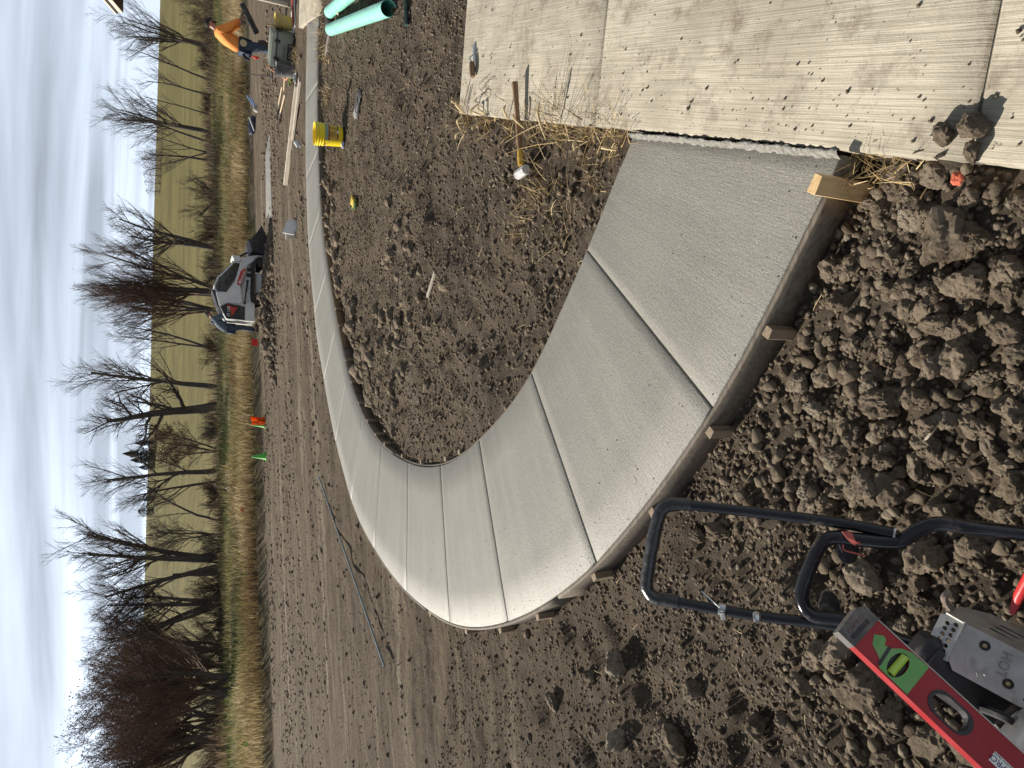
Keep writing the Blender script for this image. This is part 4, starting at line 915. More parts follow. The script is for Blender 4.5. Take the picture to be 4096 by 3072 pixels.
def bucket(name, label, loc, rotz, mat, handle_side=True, label_print=False, tilt=(0, 0)):
    t = thing(name, label, 'bucket', loc, rot=(tilt[0], tilt[1], rotz)); prof = [(0.001, 0.0), (RB - .006, 0.0), (RB, 0.006)]
    for z in np.linspace(.03, .235, 6): prof.append((brad(z), float(z)))
    for zc in (0.262, 0.297, 0.332): prof += [(brad(zc - .014), zc - .014), (brad(zc) + .010, zc - .008), (brad(zc) + .010, zc - .003), (brad(zc) + .001, zc)]
    prof += [(brad(.35), .35), (RT + .006, .356), (RT + .006, HB), (RT - .002, HB), (RT - .006, HB - .01), (RB - .004, .006), (0.001, .006)]
    b = lathe('body', prof, mat, t, 40)
    for s in (-1, 1):
        e = box('handle_ear', (0, s * (brad(.25) + .006), .246), (.030, .014, .026), mat, t, None, .004)
    pts = [(0, (brad(.246) + .012) * math.cos(a), .246 - .20 * math.sin(a) * .9 if False else .246) for a in (0,)]
    sw = 1.05; arc = [(math.cos(sw) * 0 + (RT + .02) * math.sin(a) * math.cos(0.35), (RT + .012) * math.cos(a), .246 - (RT + .02) * math.sin(a) * math.sin(0.95)) for a in np.linspace(0, PI, 15)]
    tube('bail', arc, .0022, STEEL, t, 6)
    if label_print:
        def patch(a0, a1, z0, z1, m, nm, lift):
            k = 14; V = []; F = []
            for i in range(k + 1):
                a = a0 + (a1 - a0) * i / k
                for z in (z0, z1): r = brad(z) + lift; V.append((r * math.cos(a), r * math.sin(a), z))
            for i in range(k): F.append((2 * i, 2 * i + 2, 2 * i + 3, 2 * i + 1))
            return fast(nm, np.array(V), np.array(F), m, lb, True)
        lb = patch2 = None
        k = 16; V = []; F = []
        for i in range(k + 1):
            a = -.95 + 1.75 * i / k
            for z in (.062, .242): r = brad(z) + .0006; V.append((r * math.cos(a), r * math.sin(a), z))
        for i in range(k): F.append((2 * i, 2 * i + 2, 2 * i + 3, 2 * i + 1))
        lb = fast('paper_label', np.array(V), np.array(F), ORNG, t, True)
        patch(-.95, .8, .205, .242, TEAL, 'title_band', .0010); patch(-.95, -.66, .178, .199, MAROON, 'heading_band', .0010); patch(-.62, .05, .178, .199, MAROON, 'heading_band', .0010); patch(.09, .8, .178, .199, MAROON, 'heading_band', .0010)
        patch(-.75, .68, .066, .084, INK, 'foot_band', .0010); patch(-.22, .12, .062, .084, PAPER, 'price_sticker', .0016)
        def bend(z0, a0, lift=.0018):
            return lambda co: Vector(((brad(z0 + co.y) + lift) * math.cos(a0 + co.x / .138), (brad(z0 + co.y) + lift) * math.sin(a0 + co.x / .138), z0 + co.y))
        text('lettering', 'LUK-E-CON', .036, CREAM, lb, None, 0, bend(.2235, -.22))
        for j in range(13):
            for a0, a1 in ((-.6, .02), (.12, .5)):
                if rg.random() < .93: patch(a0 + .02 * rg.random(), a1 - .1 * rg.random(), .171 - j * .0062, .1735 - j * .0062, INK if j % 2 == 0 else MAROON, 'print_line', .0011)
    return t
pb = on(738, 296); 
bucket('bucket', 'yellow plastic bucket with printed label beside the fresh walkway', pb, math.radians(-82), YEL, label_print=True, tilt=(math.radians(1), math.radians(-1.5)))
p2 = on(638, 38); bucket('bucket', 'dirty yellow bucket holding a wooden stick next to the cooler', (p2[0], p2[1] + .3, p2[2]), 1.0, YELD)
tube('mixing_stick', [(p2[0] - .05, p2[1] + .28, p2[2] + .02), (p2[0] - .12, p2[1] + .33, p2[2] + .56)], .014, wood('stick_wood', (.42, .30, .19), (.28, .19, .12), 5, 2), None, 6, label='thin wooden stick standing up in the dirty yellow bucket', cat='stick')
box('white_board', (p2[0] + .05, p2[1] + .18, p2[2] + .012), (.6, .5, .03), PAPER, None, Euler((0, 0, .1)), .004, label='white board lying under the dirty yellow bucket', cat='board')
p3 = on(637, 152); bucket('bucket', 'dark grey mortar-stained bucket on the left of the cooler', (p3[0], p3[1] + .1, p3[2]), 2.0, GRY)

# ---- cooler
OLV = M('sage_plastic', (0.255, 0.28, 0.225), (0.23, 0.25, 0.20), 5, .42, spec=.45, bump=.08, dirt=(.3, .28, .23), dirtamt=.12); GASK = M('cooler_recess', (0.06, 0.062, 0.055), None, 6, .6)
pc = on(636, 96); CW, CD, CH = 0.68, 0.42, 0.46
ct = thing('cooler', 'sage green hard cooler with black latches standing behind the walkway', 'cooler', (pc[0], pc[1] + .28, pc[2]), math.radians(-40), rot=(0, 0, math.radians(-40)))
def tapered(name, w0, d0, w1, d1, z0, z1, mat, parent, bev=.02, off=(0, 0)):
    bm = bmesh.new(); vs = [bm.verts.new((sx * w / 2 + off[0], sy * d / 2 + off[1], z)) for w, d, z in ((w0, d0, z0), (w1, d1, z1)) for sx, sy in ((-1, -1), (1, -1), (1, 1), (-1, 1))]
    bm.faces.new(vs[0:4][::-1]); bm.faces.new(vs[4:8])
    for i in range(4): bm.faces.new((vs[i], vs[(i + 1) % 4], vs[4 + (i + 1) % 4], vs[4 + i]))
    bmesh.ops.bevel(bm, geom=list(bm.edges), offset=bev, segments=3, affect='EDGES'); return frombm(name, bm, mat, parent, True)
bd = tapered('body', CW * .90, CD * .90, CW, CD, .02, .335, OLV, ct); tapered('gasket', CW * .985, CD * .985, CW * .985, CD * .985, .33, .345, GASK, ct, .004); ld = tapered('lid', CW * 1.02, CD * 1.03, CW * .97, CD * .97, .342, CH, OLV, ct, .022)
tapered('lid_panel', CW * .80, CD * .72, CW * .78, CD * .70, CH - .004, CH + .008, OLV, ld, .003)
for x in (-.17, .17):
    lt = box('latch', (x, -CD / 2 - .012, .335), (.062, .022, .105), BLK, ct, None, .006); box('latch_tab', (x, -CD / 2 - .026, .305), (.045, .010, .05), BLK, lt, None, .003)
box('front_recess', (0, -CD / 2 * .945, .075), (.33, .012, .115), BLK, ct, Euler((math.radians(-4), 0, 0)), .004)
for s in (-1, 1):
    hd = tube('side_handle', curve([(s * (CW / 2 + .004), -.10, .30), (s * (CW / 2 + .035), -.095, .235), (s * (CW / 2 + .035), .095, .235), (s * (CW / 2 + .004), .10, .30)], 6), .010, BLK, ct, 8)
    box('handle_mount', (s * (CW / 2 - .004), 0, .295), (.02, .26, .05), GASK, hd, None, .004)
for x in (-.28, .28):
    for y in (-.15, .15): box('foot', (x, y, .008), (.07, .05, .022), BLK, ct, None, .004)
mt = Matrix.Translation((0.0, -CD / 2 * .975 - .002, .19)) @ Euler((math.radians(90 - 4.2), 0, 0)).to_matrix().to_4x4(); text('lettering', 'IGLOO', .075, M('embossed_sage', (.16, .178, .145), None, 6, .5, bump=0), bd, mt, .004)

# ---- pipes
PIPE = M('seafoam_pvc', (0.27, 0.66, 0.53), (0.25, 0.60, 0.49), 3, .35, spec=.5, bump=.03, dirt=(.34, .5, .43), dirtamt=.15); PIPEI = M('pipe_inside', (0.05, 0.11, 0.09), None, 5, .6)
def pipe(a, b, r, label, name='pipe', m=PIPE, mi=PIPEI, prints=True):
    a, b = Vector(a), Vector(b); L = (b - a).length; t = thing(name, label, 'pipe', mat4=mframe(a, b - a, za=(0, 0, 1)))
    bm = bmesh.new(); n = 36; prof = [(r, 0.0), (r, L), (r * .94, L), (r * .94, 0.0)]
    rings = [[bm.verts.new((z, rr * math.cos(2 * PI * j / n), rr * math.sin(2 * PI * j / n))) for j in range(n)] for rr, z in prof]
    for i in range(4):
        for j in range(n): bm.faces.new((rings[i][j], rings[i][(j + 1) % n], rings[(i + 1) % 4][(j + 1) % n], rings[(i + 1) % 4][j]))
    frombm('wall', bm, m, t, True)
    if prints:
        for k in range(3): box('print_mark', (.25 + .5 * k, -r * .72, r * .70), (.06, .002, .012), INK, t, Euler((math.radians(45), 0, 0)), 0)
    return t
RP = .082
a1, b1 = on(727, 67), on(857, 20); pipe((a1[0], a1[1], a1[2] + RP), (b1[0] + .0, b1[1] + .02, b1[2] + RP), RP, 'seafoam green sewer pipe with its open end towards the driveway')
a2, b2 = on(724, 29), on(805, -35); pipe((a2[0], a2[1], a2[2] + RP), (b2[0], b2[1], b2[2] + RP), RP, 'seafoam green sewer pipe lying beside the black adapter box')
p = on(722, 44); box('adapter_box', (p[0], p[1] + .05, p[2] + .05), (.13, .13, .11), BLK, None, Euler((.1, .1, .5)), .01, label='small square black plastic adapter wedged between the green pipes', cat='adapter')
p = on(741, 32); o = thing('corrugated_hose', 'short tan corrugated hose end between the green pipes', 'hose', (p[0], p[1], p[2] + .03), rot=(0, math.radians(80), .9)); lathe('tube', [(.028 + .005 * (k % 2), k * .012) for k in range(22)], M('tan_plastic', (.52, .46, .33), None, 6, .6), o, 16)
a, b = on(882, 56), on(880, -30); tube('steel_post', [(a[0], a[1], a[2] + .02), (b[0], b[1], b[2] + .02)], .022, M('green_painted_steel', (.035, .07, .055), (.025, .05, .04), 8, .5, dirt=DIRTC, dirtamt=.3), None, 8, label='dark green steel post lying beside the driveway corner', cat='post')
# ---- lumber
LUM = wood('pale_lumber', (.60, .53, .43), (.46, .39, .31), 4, 0); LUMG = wood('grey_lumber', (.36, .32, .27), (.25, .22, .18), 4, 0)
def plank(a, b, w, th, label, m=LUM, lift=0, name='plank', roll=0.0, cat='plank'):
    a, b = Vector(a), Vector(b); t = bpy.data.objects.new(name, None); bpy.data.objects.remove(t); L = (b - a).length
    bm = bmesh.new(); bm_box(bm, (L / 2, 0, th / 2 + lift), (L, w, th), None, .003, 1); o = frombm(name, bm, m, None, True, label=label, cat=cat); o.matrix_world = mframe(a, b - a, za=(0, 0, 1)) @ Matrix.Rotation(roll, 4, 'X'); return o
plank(on(650, 172), on(634, 300), .14, .04, 'pale scrap plank lying on top of the longer plank'); plank(on(645, 185), on(621, 398), .09, .09, 'long pale plank lying in the dirt behind the walkway')
plank(on(715, 68), on(706, 119), .10, .03, 'short grey plank under the open-ended green pipe', LUMG); plank(on(641, 156), on(640, 192), .05, .02, 'little pale offcut lying beside the cooler')
pw = DY(628, 17, 15.2); gz = float(ground_z(pw[:1], pw[1:2])[0])
pt = thing('plywood_form', 'grey plywood form panel standing on edge behind the dirty yellow bucket', 'form panel', (pw[0], pw[1], gz)); box('panel', (.75, 0, .42), (1.5, .03, .8), LUMG, pt, None, .003); box('cleat', (.75, -.025, .78), (1.5, .02, .09), LUM, pt, None, .003); box('cleat', (.04, -.025, .40), (.08, .02, .66), LUM, pt, None, .003)
a, b = on(637, 58), on(644, -20); tube('red_pipe', [(a[0], a[1], a[2] + .03), (b[0], b[1], b[2] + .12)], .022, M('rust_red_paint', (.36, .075, .04), (.28, .06, .035), 10, .5), None, 8, label='rust red pipe lying along the porch slab', cat='pipe')
# ---- shovels and long tools
HNDL = wood('ash_handle', (.62, .49, .34), (.50, .38, .25), 5, 0); BLADE = M('worn_blade_steel', (.14, .13, .12), (.09, .085, .08), 20, .5, metal=.7, dirt=DIRTC, dirtamt=.5); GLOVEK = M('orange_cord', (.74, .30, .16), None, 6, .6)
def shovel(a, b, label):
    a, b = Vector(a), Vector(b); L = (b - a).length; t = thing('shovel', label, 'shovel', mat4=mframe(a, b - a, za=(0, 0, 1)))
    tube('handle', [(0, 0, .03), (L * .62, 0, .05)], [.018, .017], HNDL, t, 10); tube('socket', [(L * .6, 0, .05), (L * .70, 0, .045), (L * .74, 0, .02)], [.020, .018, .012], BLADE, t, 8)
    bm = bmesh.new(); N = 12; g = []
    for i in range(N + 1):
        f = i / N; w = .11 * (1 - .12 * f) * math.sqrt(max(0.02, 1 - max(0, (f - .55) / .46) ** 2)); g.append([bm.verts.new((L * .70 + f * L * .30, w * s, .022 + .035 * s * s + .02 * math.sin(f * PI) * -1)) for s in np.linspace(-1, 1, 7)])
    for i in range(N):
        for k in range(6): bm.faces.new((g[i][k], g[i][k + 1], g[i + 1][k + 1], g[i + 1][k]))
    bmesh.ops.solidify(bm, geom=list(bm.faces), thickness=.003); frombm('blade', bm, BLADE, t, True)
    return t
shovel(on(618, 205), on(605, 268), 'long-handled shovel whose pale handle lies across the other'); shovel(on(612, 188), on(603, 250), 'shovel with dark blade half under the other shovel')
s3 = on(618, 168); tube('tool_handle', [(*s3[:2], s3[2] + .03), tuple(on(616, 196) + (0, 0, .03))], .02, HNDL, None, 8, label='loose pale tool handle lying beyond the shovels', cat='handle')
BLUEP = M('blue_pipe_paint', (.20, .30, .55), (.16, .25, .47), 6, .45)
p = on(556, 236); tl = thing('pipe_stub', 'two light blue pipes stuck upright in a pale base', 'pipes', p)
tube('pipe', [(.0, 0, .05), (.55, .1, .42)], .032, BLUEP, tl, 12); tube('pipe', [(.02, 0, .05), (.40, -.12, .26)], .030, BLUEP, tl, 12); lathe('base', [(.001, 0), (.15, 0), (.13, .10), (.08, .16), (.001, .16)], M('pale_mortar', (.4, .38, .36), None, 10, .8), tl, 14)
# orange cord, tamper, green glove-like rag, bottle
p = on(625, 175); cordp = [on(628, 150) + (0, 0, .02), on(622, 172) + (0, 0, .03), on(612, 168) + (0, 0, .02), on(600, 158) + (0, 0, .03), on(588, 152) + (0, 0, .02), on(575, 140) + (0, 0, .02)]
tube('extension_cord', curve(cordp, 6), .014, GLOVEK, None, 6, label='orange cord snaking behind the grey bucket', cat='cord')
p = on(588, 166); tm = thing('tamper', 'thin-handled hand tamper standing on a dark square foot', 'tamper', p); tube('handle', [(0, 0, .04), (.05, .3, .95)], .014, M('dark_handle', (.07, .055, .045), None, 6, .6), tm, 8); box('foot', (0, 0, .03), (.26, .26, .05), BLADE, tm, None, .008)
GRNR = M('green_cloth', (.10, .17, .05), (.07, .12, .035), 10, .8, bump=.5); YELR = M('yellow_cloth', (.72, .52, .08), None, 10, .8, bump=.5)
def glove(p, label, m1, m2, rz, s=1.0):
    t = thing('glove', label, 'glove', p, rz); bm = bmesh.new(); bm_box(bm, (0, 0, .022 * s), (.11 * s, .085 * s, .035 * s), None, .015 * s, 3); frombm('palm', bm, m1, t, True); box('cuff', (-.085 * s, 0, .02 * s), (.07 * s, .075 * s, .034 * s), m2, t, None, .012 * s, 3)
    for k in range(4): y = (-.03 + .021 * k) * s; tube('finger', [(.04 * s, y, .02 * s), (.085 * s, y * 1.15, .03 * s), (.115 * s, y * 1.25, .018 * s)], [.011 * s, .011 * s, .008 * s], m1, t, 7)
    tube('thumb', [(-.01 * s, .035 * s, .02 * s), (.035 * s, .075 * s, .022 * s), (.055 * s, .085 * s, .02 * s)], [.013 * s, .012 * s, .008 * s], m2, t, 7); return t
glove(on(630, 168), 'green work glove lying by the grey bucket', GRNR, YELR, 2.6, 1.5); glove(on(768, 438), 'yellow and green work glove lying on the bed of earth', YELR, GRNR, 1.0, 1.25); glove(on(778, 226), 'dark grey work glove crumpled on the bed of earth', M('grey_leather', (.085, .08, .085), (.05, .047, .05), 10, .6, bump=.4), M('pale_lining', (.30, .28, .28), None, 9, .8), -1.0, 1.5)
p = on(641, 161); wb = thing('water_bottle', 'clear plastic water bottle lying beside the cooler', 'bottle', (p[0], p[1], p[2] + .035), rot=(0, math.radians(88), math.radians(200)))
t = NT('clear_plastic'); t.col((.75, .80, .82)); t.b.inputs['Transmission Weight'].default_value = .8; t.b.inputs['IOR'].default_value = 1.3; CLR = t.set(.12, 0, .5)
lathe('body', [(.001, 0), (.030, 0), (.033, .01), (.031, .05), (.033, .09), (.033, .15), (.028, .18), (.014, .205), (.014, .215)], CLR, wb, 20); lathe('cap', [(.001, .232), (.016, .232), (.016, .213), (.014, .213)], PAPER, wb, 14); lathe('wrapper', [(.0338, .07), (.0338, .13)], PAPER, wb, 20)
# foam cup, wrapper, white folded card, dark blue sheet
p = on(652, 319); cpo = thing('foam_cup', 'crushed translucent cup lying behind the walkway', 'cup', (p[0], p[1], p[2] + .05), rot=(0, math.radians(75), .6)); lathe('wall', [(.045, 0), (.055, .14), (.058, .145), (.052, .14), (.042, .003), (.001, .003)], M('milky_plastic', (.62, .63, .62), (.5, .51, .5), 12, .35), cpo, 20)
def crumple(name, p, s, m, label, cat, seed, flat=.4, sub=3):
    V, F = chunk(sub, seed, .35, 8); o = fast(name, V * np.array([s, s * .7, s * flat]), F, m, None, False, label=label, cat=cat); o.location = (p[0], p[1], p[2] + s * flat * .5); return o
crumple('wrapper', on(742, 311), .055, M('blue_white_foil', (.62, .64, .70), (.07, .10, .30), 40, .4), 'crumpled blue and white wrapper beside the labelled bucket', 'wrapper', 41)
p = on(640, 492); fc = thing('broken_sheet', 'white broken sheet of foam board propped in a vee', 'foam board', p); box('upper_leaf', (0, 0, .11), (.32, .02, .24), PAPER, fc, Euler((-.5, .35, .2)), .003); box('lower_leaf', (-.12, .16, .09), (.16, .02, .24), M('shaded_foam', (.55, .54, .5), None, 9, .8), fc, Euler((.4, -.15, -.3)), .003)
p = on(551, 272); NAV = M('navy_tarp', (.03, .035, .08), (.02, .024, .05), 8, .5, bump=.4); crumple('tarp_bundle', p, .36, NAV, 'dark navy tarp bundled at the edge of the grass', 'tarp', 43, .5); 
tube('white_strap', [p + (.3, -.1, .25), p + (0, -.3, .18), p + (-.3, -.2, .05)], .03, PAPER, None, 6, label='pale strap lying over the navy tarp bundle', cat='strap')
# long thin rod on the left, sticks, straw pieces
rodp = [on(695, 1030), on(745, 1160), on(790, 1290), on(840, 1438)]; tube('grade_rod', [rodp[0] + (0, 0, .045), rodp[-1] + (0, 0, .05)], .011, M('blue_grey_steel', (.22, .27, .28), (.16, .19, .2), 10, .45, metal=.4), None, 6, label='long thin blue-grey rod lying across the graded dirt', cat='rod')
plank(on(944, 588), on(926, 640), .035, .02, 'weathered stick lying in the bed of earth', LUMG, name='wood_stick', cat='stick'); plank(on(2010, 955), on(2035, 925), .008, .006, 'short pale stick among the dirt clods', LUM, .03, name='wood_stick', cat='stick')
# ---- cones and survey flags
CONG = M('green_cone_plastic', (.10, .48, .055), (.08, .40, .05), 6, .5); CONO = M('orange_cloth', (.85, .22, .03), (.72, .16, .03), 12, .7, bump=.3); REDF = M('red_flag_vinyl', (.75, .03, .025), None, 8, .5, bump=0); LIMF = M('lime_flag_vinyl', (.25, .70, .05), None, 8, .5, bump=0)
def cone(p, label, sc=1.0):
    t = thing('marker_cone', label, 'cone', p); lathe('cone', [(.13 * sc, .03), (.125 * sc, .035), (.028 * sc, .48 * sc), (.02 * sc, .49 * sc), (.001, .49 * sc)], CONG, t, 20); box('base', (0, 0, .018), (.34 * sc, .34 * sc, .03), CONG, t, None, .008); return t
cone(DY(584, 985, 26.3) * (1, 1, 0) + (0, 0, -.82), 'plain green marker cone standing at the meadow edge', 1.05)
q = DY(582, 917, 26.6) * (1, 1, 0) + (0, 0, -.82); cone(q, 'green marker cone half covered by an orange vest', 1.0)
vt = thing('safety_vest', 'orange safety vest hung over the green cone', 'vest', q + (.10, -.02, 0)); bm = bmesh.new(); N = 10; g = []
for i in range(N + 1):
    f = i / N; g.append([bm.verts.new((-.10 + .30 * s + .02 * math.sin(7 * f), -.19 + .05 * math.sin(9 * s + 3 * f) + .05 * f, .03 + .50 * (1 - f) - .03 * math.sin(5 * s))) for s in np.linspace(0, 1, 10)])
for i in range(N):
    for k in range(9): bm.faces.new((g[i][k], g[i][k + 1], g[i + 1][k + 1], g[i + 1][k]))
bmesh.ops.solidify(bm, geom=list(bm.faces), thickness=.012); frombm('cloth', bm, CONO, vt, True); tube('stripe', [(-.1, -.215, .28), (.06, -.225, .27), (.2, -.215, .28)], .012, REDF, vt, 6)
def flag(px, py, Y, m, label, s=.1):
    p = DY(px, py, Y); gz = float(ground_z(p[:1], p[1:2])[0]); t = thing('survey_flag', label, 'flag', (p[0], p[1], gz)); h = max(p[2] - gz, .3); tube('wire', [(0, 0, 0), (.01, 0, h + s * .5)], .004, STEEL, t, 5)
    V = np.array([(.01 + s * 1.2 * i / 5, .015 * math.sin(i * 1.4), h - s * .5 + s * j) for j in (0, 1) for i in range(6)]); fast('flag_cloth', V, np.array([[i, i + 1, i + 7, i + 6] for i in range(5)]), m, t)
flag(550, 748, 27.5, REDF, 'bright red survey flag near the man in blue', .22); flag(557, 1104, 29, REDF, 'small red survey flag in the dry grass', .14); flag(567, 1240, 28.2, LIMF, 'lime survey flag in the dry grass left of the cones', .14); flag(575, 1602, 26.4, LIMF, 'lime survey flag in front of the thicket', .13)
# ---- hammer on the driveway edge, hand edger, twist of wire
ha, hb = G(1110, 178, .10), on(1142, 372); ha = np.array(DY(1108, 176, G(1127, 195, DZ)[1])); hh = thing('sledge_hammer', 'long wooden hammer handle with plastic-wrapped head resting on the slab edge', 'hammer')
ha = G(1112, 178, DZ + .055); hb = on(1143, 380) + (0, 0, .05); hw = wood('oiled_handle', (.34, .21, .11), (.17, .10, .06), 5, 0); mid = ha + (hb - ha) * .74
tube('handle', [ha, ha + (hb - ha) * .3, mid], [.019, .016, .017], hw, hh, 12); tube('painted_neck', [mid, ha + (hb - ha) * .9], [.0178, .0205], M('ochre_paint', (.58, .36, .05), (.45, .27, .04), 14, .55, dirt=DIRTC, dirtamt=.3), hh, 12)
hd_ = ha + (hb - ha) * .94; dv_ = (hb - ha) / np.linalg.norm(hb - ha); sv = np.cross(dv_, (0, 0, 1)); sv /= np.linalg.norm(sv); bm = bmesh.new(); bm_tube(bm, [hd_ - sv * .065 + dv_ * .02, hd_ - sv * .06 + dv_ * .02, hd_ + sv * .05 + dv_ * .02, hd_ + sv * .055 + dv_ * .02], [.025, .031, .031, .026], 8); frombm('head', bm, M('plastic_wrapped_steel', (.55, .54, .53), (.38, .37, .36), 40, .25, spec=.7, bump=.6, bscale=60), hh, True)
e0, e1 = G(1026, 118, DZ), G(1028, 168, DZ); et = thing('hand_edger', 'small hand edger with worn wooden grip on the driveway', 'edger', mat4=mframe(e1, e0 - e1, za=(0, 0, 1))); L = np.linalg.norm(e0 - e1)
tube('grip', [(0, 0, .026), (.01, 0, .026), (L * .3, 0, .026), (L * .62, 0, .026), (L * .64, 0, .026)], [.016, .020, .023, .020, .014], wood('worn_grip', (.23, .15, .09), (.14, .09, .055), 6, 0), et, 14); tube('shank', [(L * .6, 0, .026), (L * .8, 0, .045), (L * .95, 0, .02), (L * 1.0, 0, .004)], .006, STEEL, et, 8); box('edging_plate', (L * 1.08, 0, .003), (.14, .06, .004), STEEL, et, None, .0015)
rgw = np.random.default_rng(3); w0 = G(1048, 205, DZ); wt = thing('wire_ties', 'tangle of thin dark tie wires on the driveway corner', 'wire', w0); WIRE = M('dark_wire', (.05, .045, .04), None, 10, .5, metal=.6)
for k in range(7):
    a = rgw.normal(0, .03, 2); ln = rgw.uniform(.10, .22); tube('wire', curve([(a[0] - ln * .5 * DE[0] * 0 + rgw.normal(0, .02), a[1] - ln * .5, .006 + .01 * rgw.random()), (a[0] + rgw.normal(0, .02), a[1], .012 + .02 * rgw.random()), (a[0] + rgw.normal(0, .03), a[1] + ln * .5, .006 + .01 * rgw.random())], 6), .0016, WIRE, wt, 5)
# ---- dry grass: tufts along the slab edges and stray straws
STRAW = [M('straw_%s' % n_, c, None, 20, .7, bump=0) for n_, c in (('pale', (.56, .43, .23)), ('gold', (.44, .31, .13)), ('brown', (.30, .20, .10)))]
def blades(bases, dirs, lens, wid, rgb):
    V = []; F = []
    for b, d, L in zip(bases, dirs, lens):
        d = d / np.linalg.norm(d); s = np.cross(d, rgb.normal(size=3)); s /= np.linalg.norm(s); sag = np.array([0, 0, -1.0]) * L * rgb.uniform(.05, .35); w = wid * rgb.uniform(.6, 1.3); o = len(V); side = perp(d, rgb) * L * rgb.uniform(-.2, .2)
        for f in (0, .35, .7, 1.0):
            c = b + d * L * f + sag * f * f + side * f * f; V += [c - s * w * (1 - .75 * f), c + s * w * (1 - .75 * f)]
        for k in range(3): F.append((o + 2 * k, o + 2 * k + 1, o + 2 * k + 3, o + 2 * k + 2))
    return np.array(V), np.array(F)
def tuft(p, n, L, spread, label, seed, lean=(0, 0), wid=.0022, foxtail=0, group=None):
    r_ = np.random.default_rng(seed); p = np.asarray(p, float); t = thing('dry_grass_tuft', label, 'dry grass', p, group=group)
    for m in range(3):
        k = n // 3; b = np.c_[r_.normal(0, spread, (k, 2)), np.zeros(k)]; d = np.c_[r_.normal(lean[0], .7, k), r_.normal(lean[1], .7, k), np.abs(r_.normal(.55, .4, k)) + .1]; V, F = blades(b, d, r_.uniform(.4, 1.0, k) * L, wid, r_); o = fast('blades', V, F, STRAW[m], t)
        o['kind'] = 'stuff'
    for k in range(foxtail):
        b = np.array([*r_.normal(0, spread, 2), L * .25]); d = np.array([r_.normal(lean[0], .6), r_.normal(lean[1], .6), .6]); d /= np.linalg.norm(d); pts = curve([b, b + d * L * .3 + (0, 0, .01), b + d * L * .5 + (0, 0, -.02)], 5); tube('seed_head', pts, [.003 + .005 * math.sin(PI * (i + .5) / len(pts)) for i in range(len(pts))], STRAW[0], t, 7)
edge = lambda a, off=-.03: np.array([*(DA + DE * a + DNRM * off), -.02])
La = np.linalg.norm(i0 - DA)
for k, (f, n, L, lb) in enumerate(((.05, 66, .24, 'dry grass tuft with foxtails at the driveway corner'), (.22, 66, .22, 'dry grass tuft between driveway corner and hammer'), (.40, 60, .2, 'dry grass tuft under the hammer handle'), (.55, 75, .26, 'dry grass tuft on the near side of hammer handle'), (.70, 90, .42, 'tall dry grass tuft leaning over the driveway'), (.82, 110, .24, 'matted golden dry grass along the driveway edge'), (.93, 96, .2, 'matted dry grass where the walkway meets the driveway'))):
    tuft(edge(-La * f), n, L, .06, lb, 60 + k, lean=(.5 if f in (.55, .70) else .05, -.15), wid=.0026, foxtail=5 if k < 2 else 1)
bx = np.linalg.norm(o0 - DA); tuft(edge(-bx - .10), 60, .12, .05, 'small dry grass tuft beside the tall pine stake', 71, wid=.002); tuft(edge(-bx - .2), 40, .12, .04, 'thin dry grass tuft by the clods at the driveway', 72, wid=.002)
tuft(on(1165, 420), 90, .26, .10, 'loose dry straw around the hammer head', 73, wid=.0022); tuft(on(1215, 470), 75, .26, .12, 'straw bunch in the bed near the hammer', 74, wid=.002); tuft(on(1285, 395), 50, .16, .05, 'dry straw beside the inner walkway edge', 75, wid=.002); tuft(on(1120, 500), 40, .2, .1, 'sparse straw in the bed of earth', 76)
for k, (x_, y_, n_) in enumerate(((700, 30, 90), (700, 85, 60), (706, 120, 54), (708, 215, 60), (640, 118, 60))): tuft(on(x_, y_), n_, .28, .12, ('dry grass at the end of the walkway by the green pipe', 'dry grass between walkway and short grey plank', 'dry grass in front of the short grey plank', 'dry grass beside the walkway near the grey glove', 'dead grass clump in front of the cooler')[k], 80 + k, wid=.004)
r_ = np.random.default_rng(91); n = 520; x = r_.uniform(-1.6, 3.2, n); y = r_.uniform(.85, 7.5, n); di, do, ii, oo, ins, bay, dr = gate(x, y); k = ~ins & ~dr & (r_.random(n) < np.where(bay, .9, .35)); x, y = x[k], y[k]
V, F = blades(np.c_[x, y, ground_z(x, y) + .012], np.c_[r_.normal(size=(len(x), 2)), r_.uniform(0, .35, len(x))], r_.uniform(.03, .16, len(x)), .0016, r_); fast('stray_straw', V, F, STRAW[0], None, kind='stuff', label='stray dry straws lying on the earth', cat='straw')

# ---- corner of the porch roof
SOFF = wood('brown_soffit', (.17, .085, .05), (.115, .055, .035), 3, 1); FASC = M('cream_fascia', (.72, .64, .50), (.66, .58, .45), 4, .6); SHNG = M('dark_shingle', (.045, .04, .042), None, 12, .9); TRIM = wood('brown_trim', (.10, .062, .045), (.07, .043, .032), 3, 1)
pr_ = DY(265, 25.5, 12.0); pr1 = DY(205, 4, 11.2); rt = thing('porch_roof', 'brown soffit corner of the porch roof with cream fascia', 'roof', mat4=mframe(pr_, (1, 0, 0), ya=pr_ - pr1))
box('fascia', (-.006, -2.2, .035), (.012, 4.4, .07), FASC, rt, None, .002); box('end_fascia', (1.6, .012, .06), (3.2, .024, .12), TRIM, rt, None, .003); box('drip_edge', (-.012, -2.2, .085), (.024, 4.44, .028), SHNG, rt, None, .003); box('gutter', (-.015, -2.2, .112), (.03, 4.44, .024), FASC, rt, None, .004)
box('roof_deck', (1.62, -2.2, .11), (3.2, 4.38, .03), SHNG, rt, None, .004)
for k in range(6): box('soffit_panel', (.10 + .53 * k + .25, -2.2, .03), (.50, 4.1, .012), SOFF, rt, None, .002)
for yy in (-.10, -1.5, -2.9, -4.3): box('soffit_rail', (1.6, yy, .015), (3.2, .14, .024), TRIM, rt, None, .003)
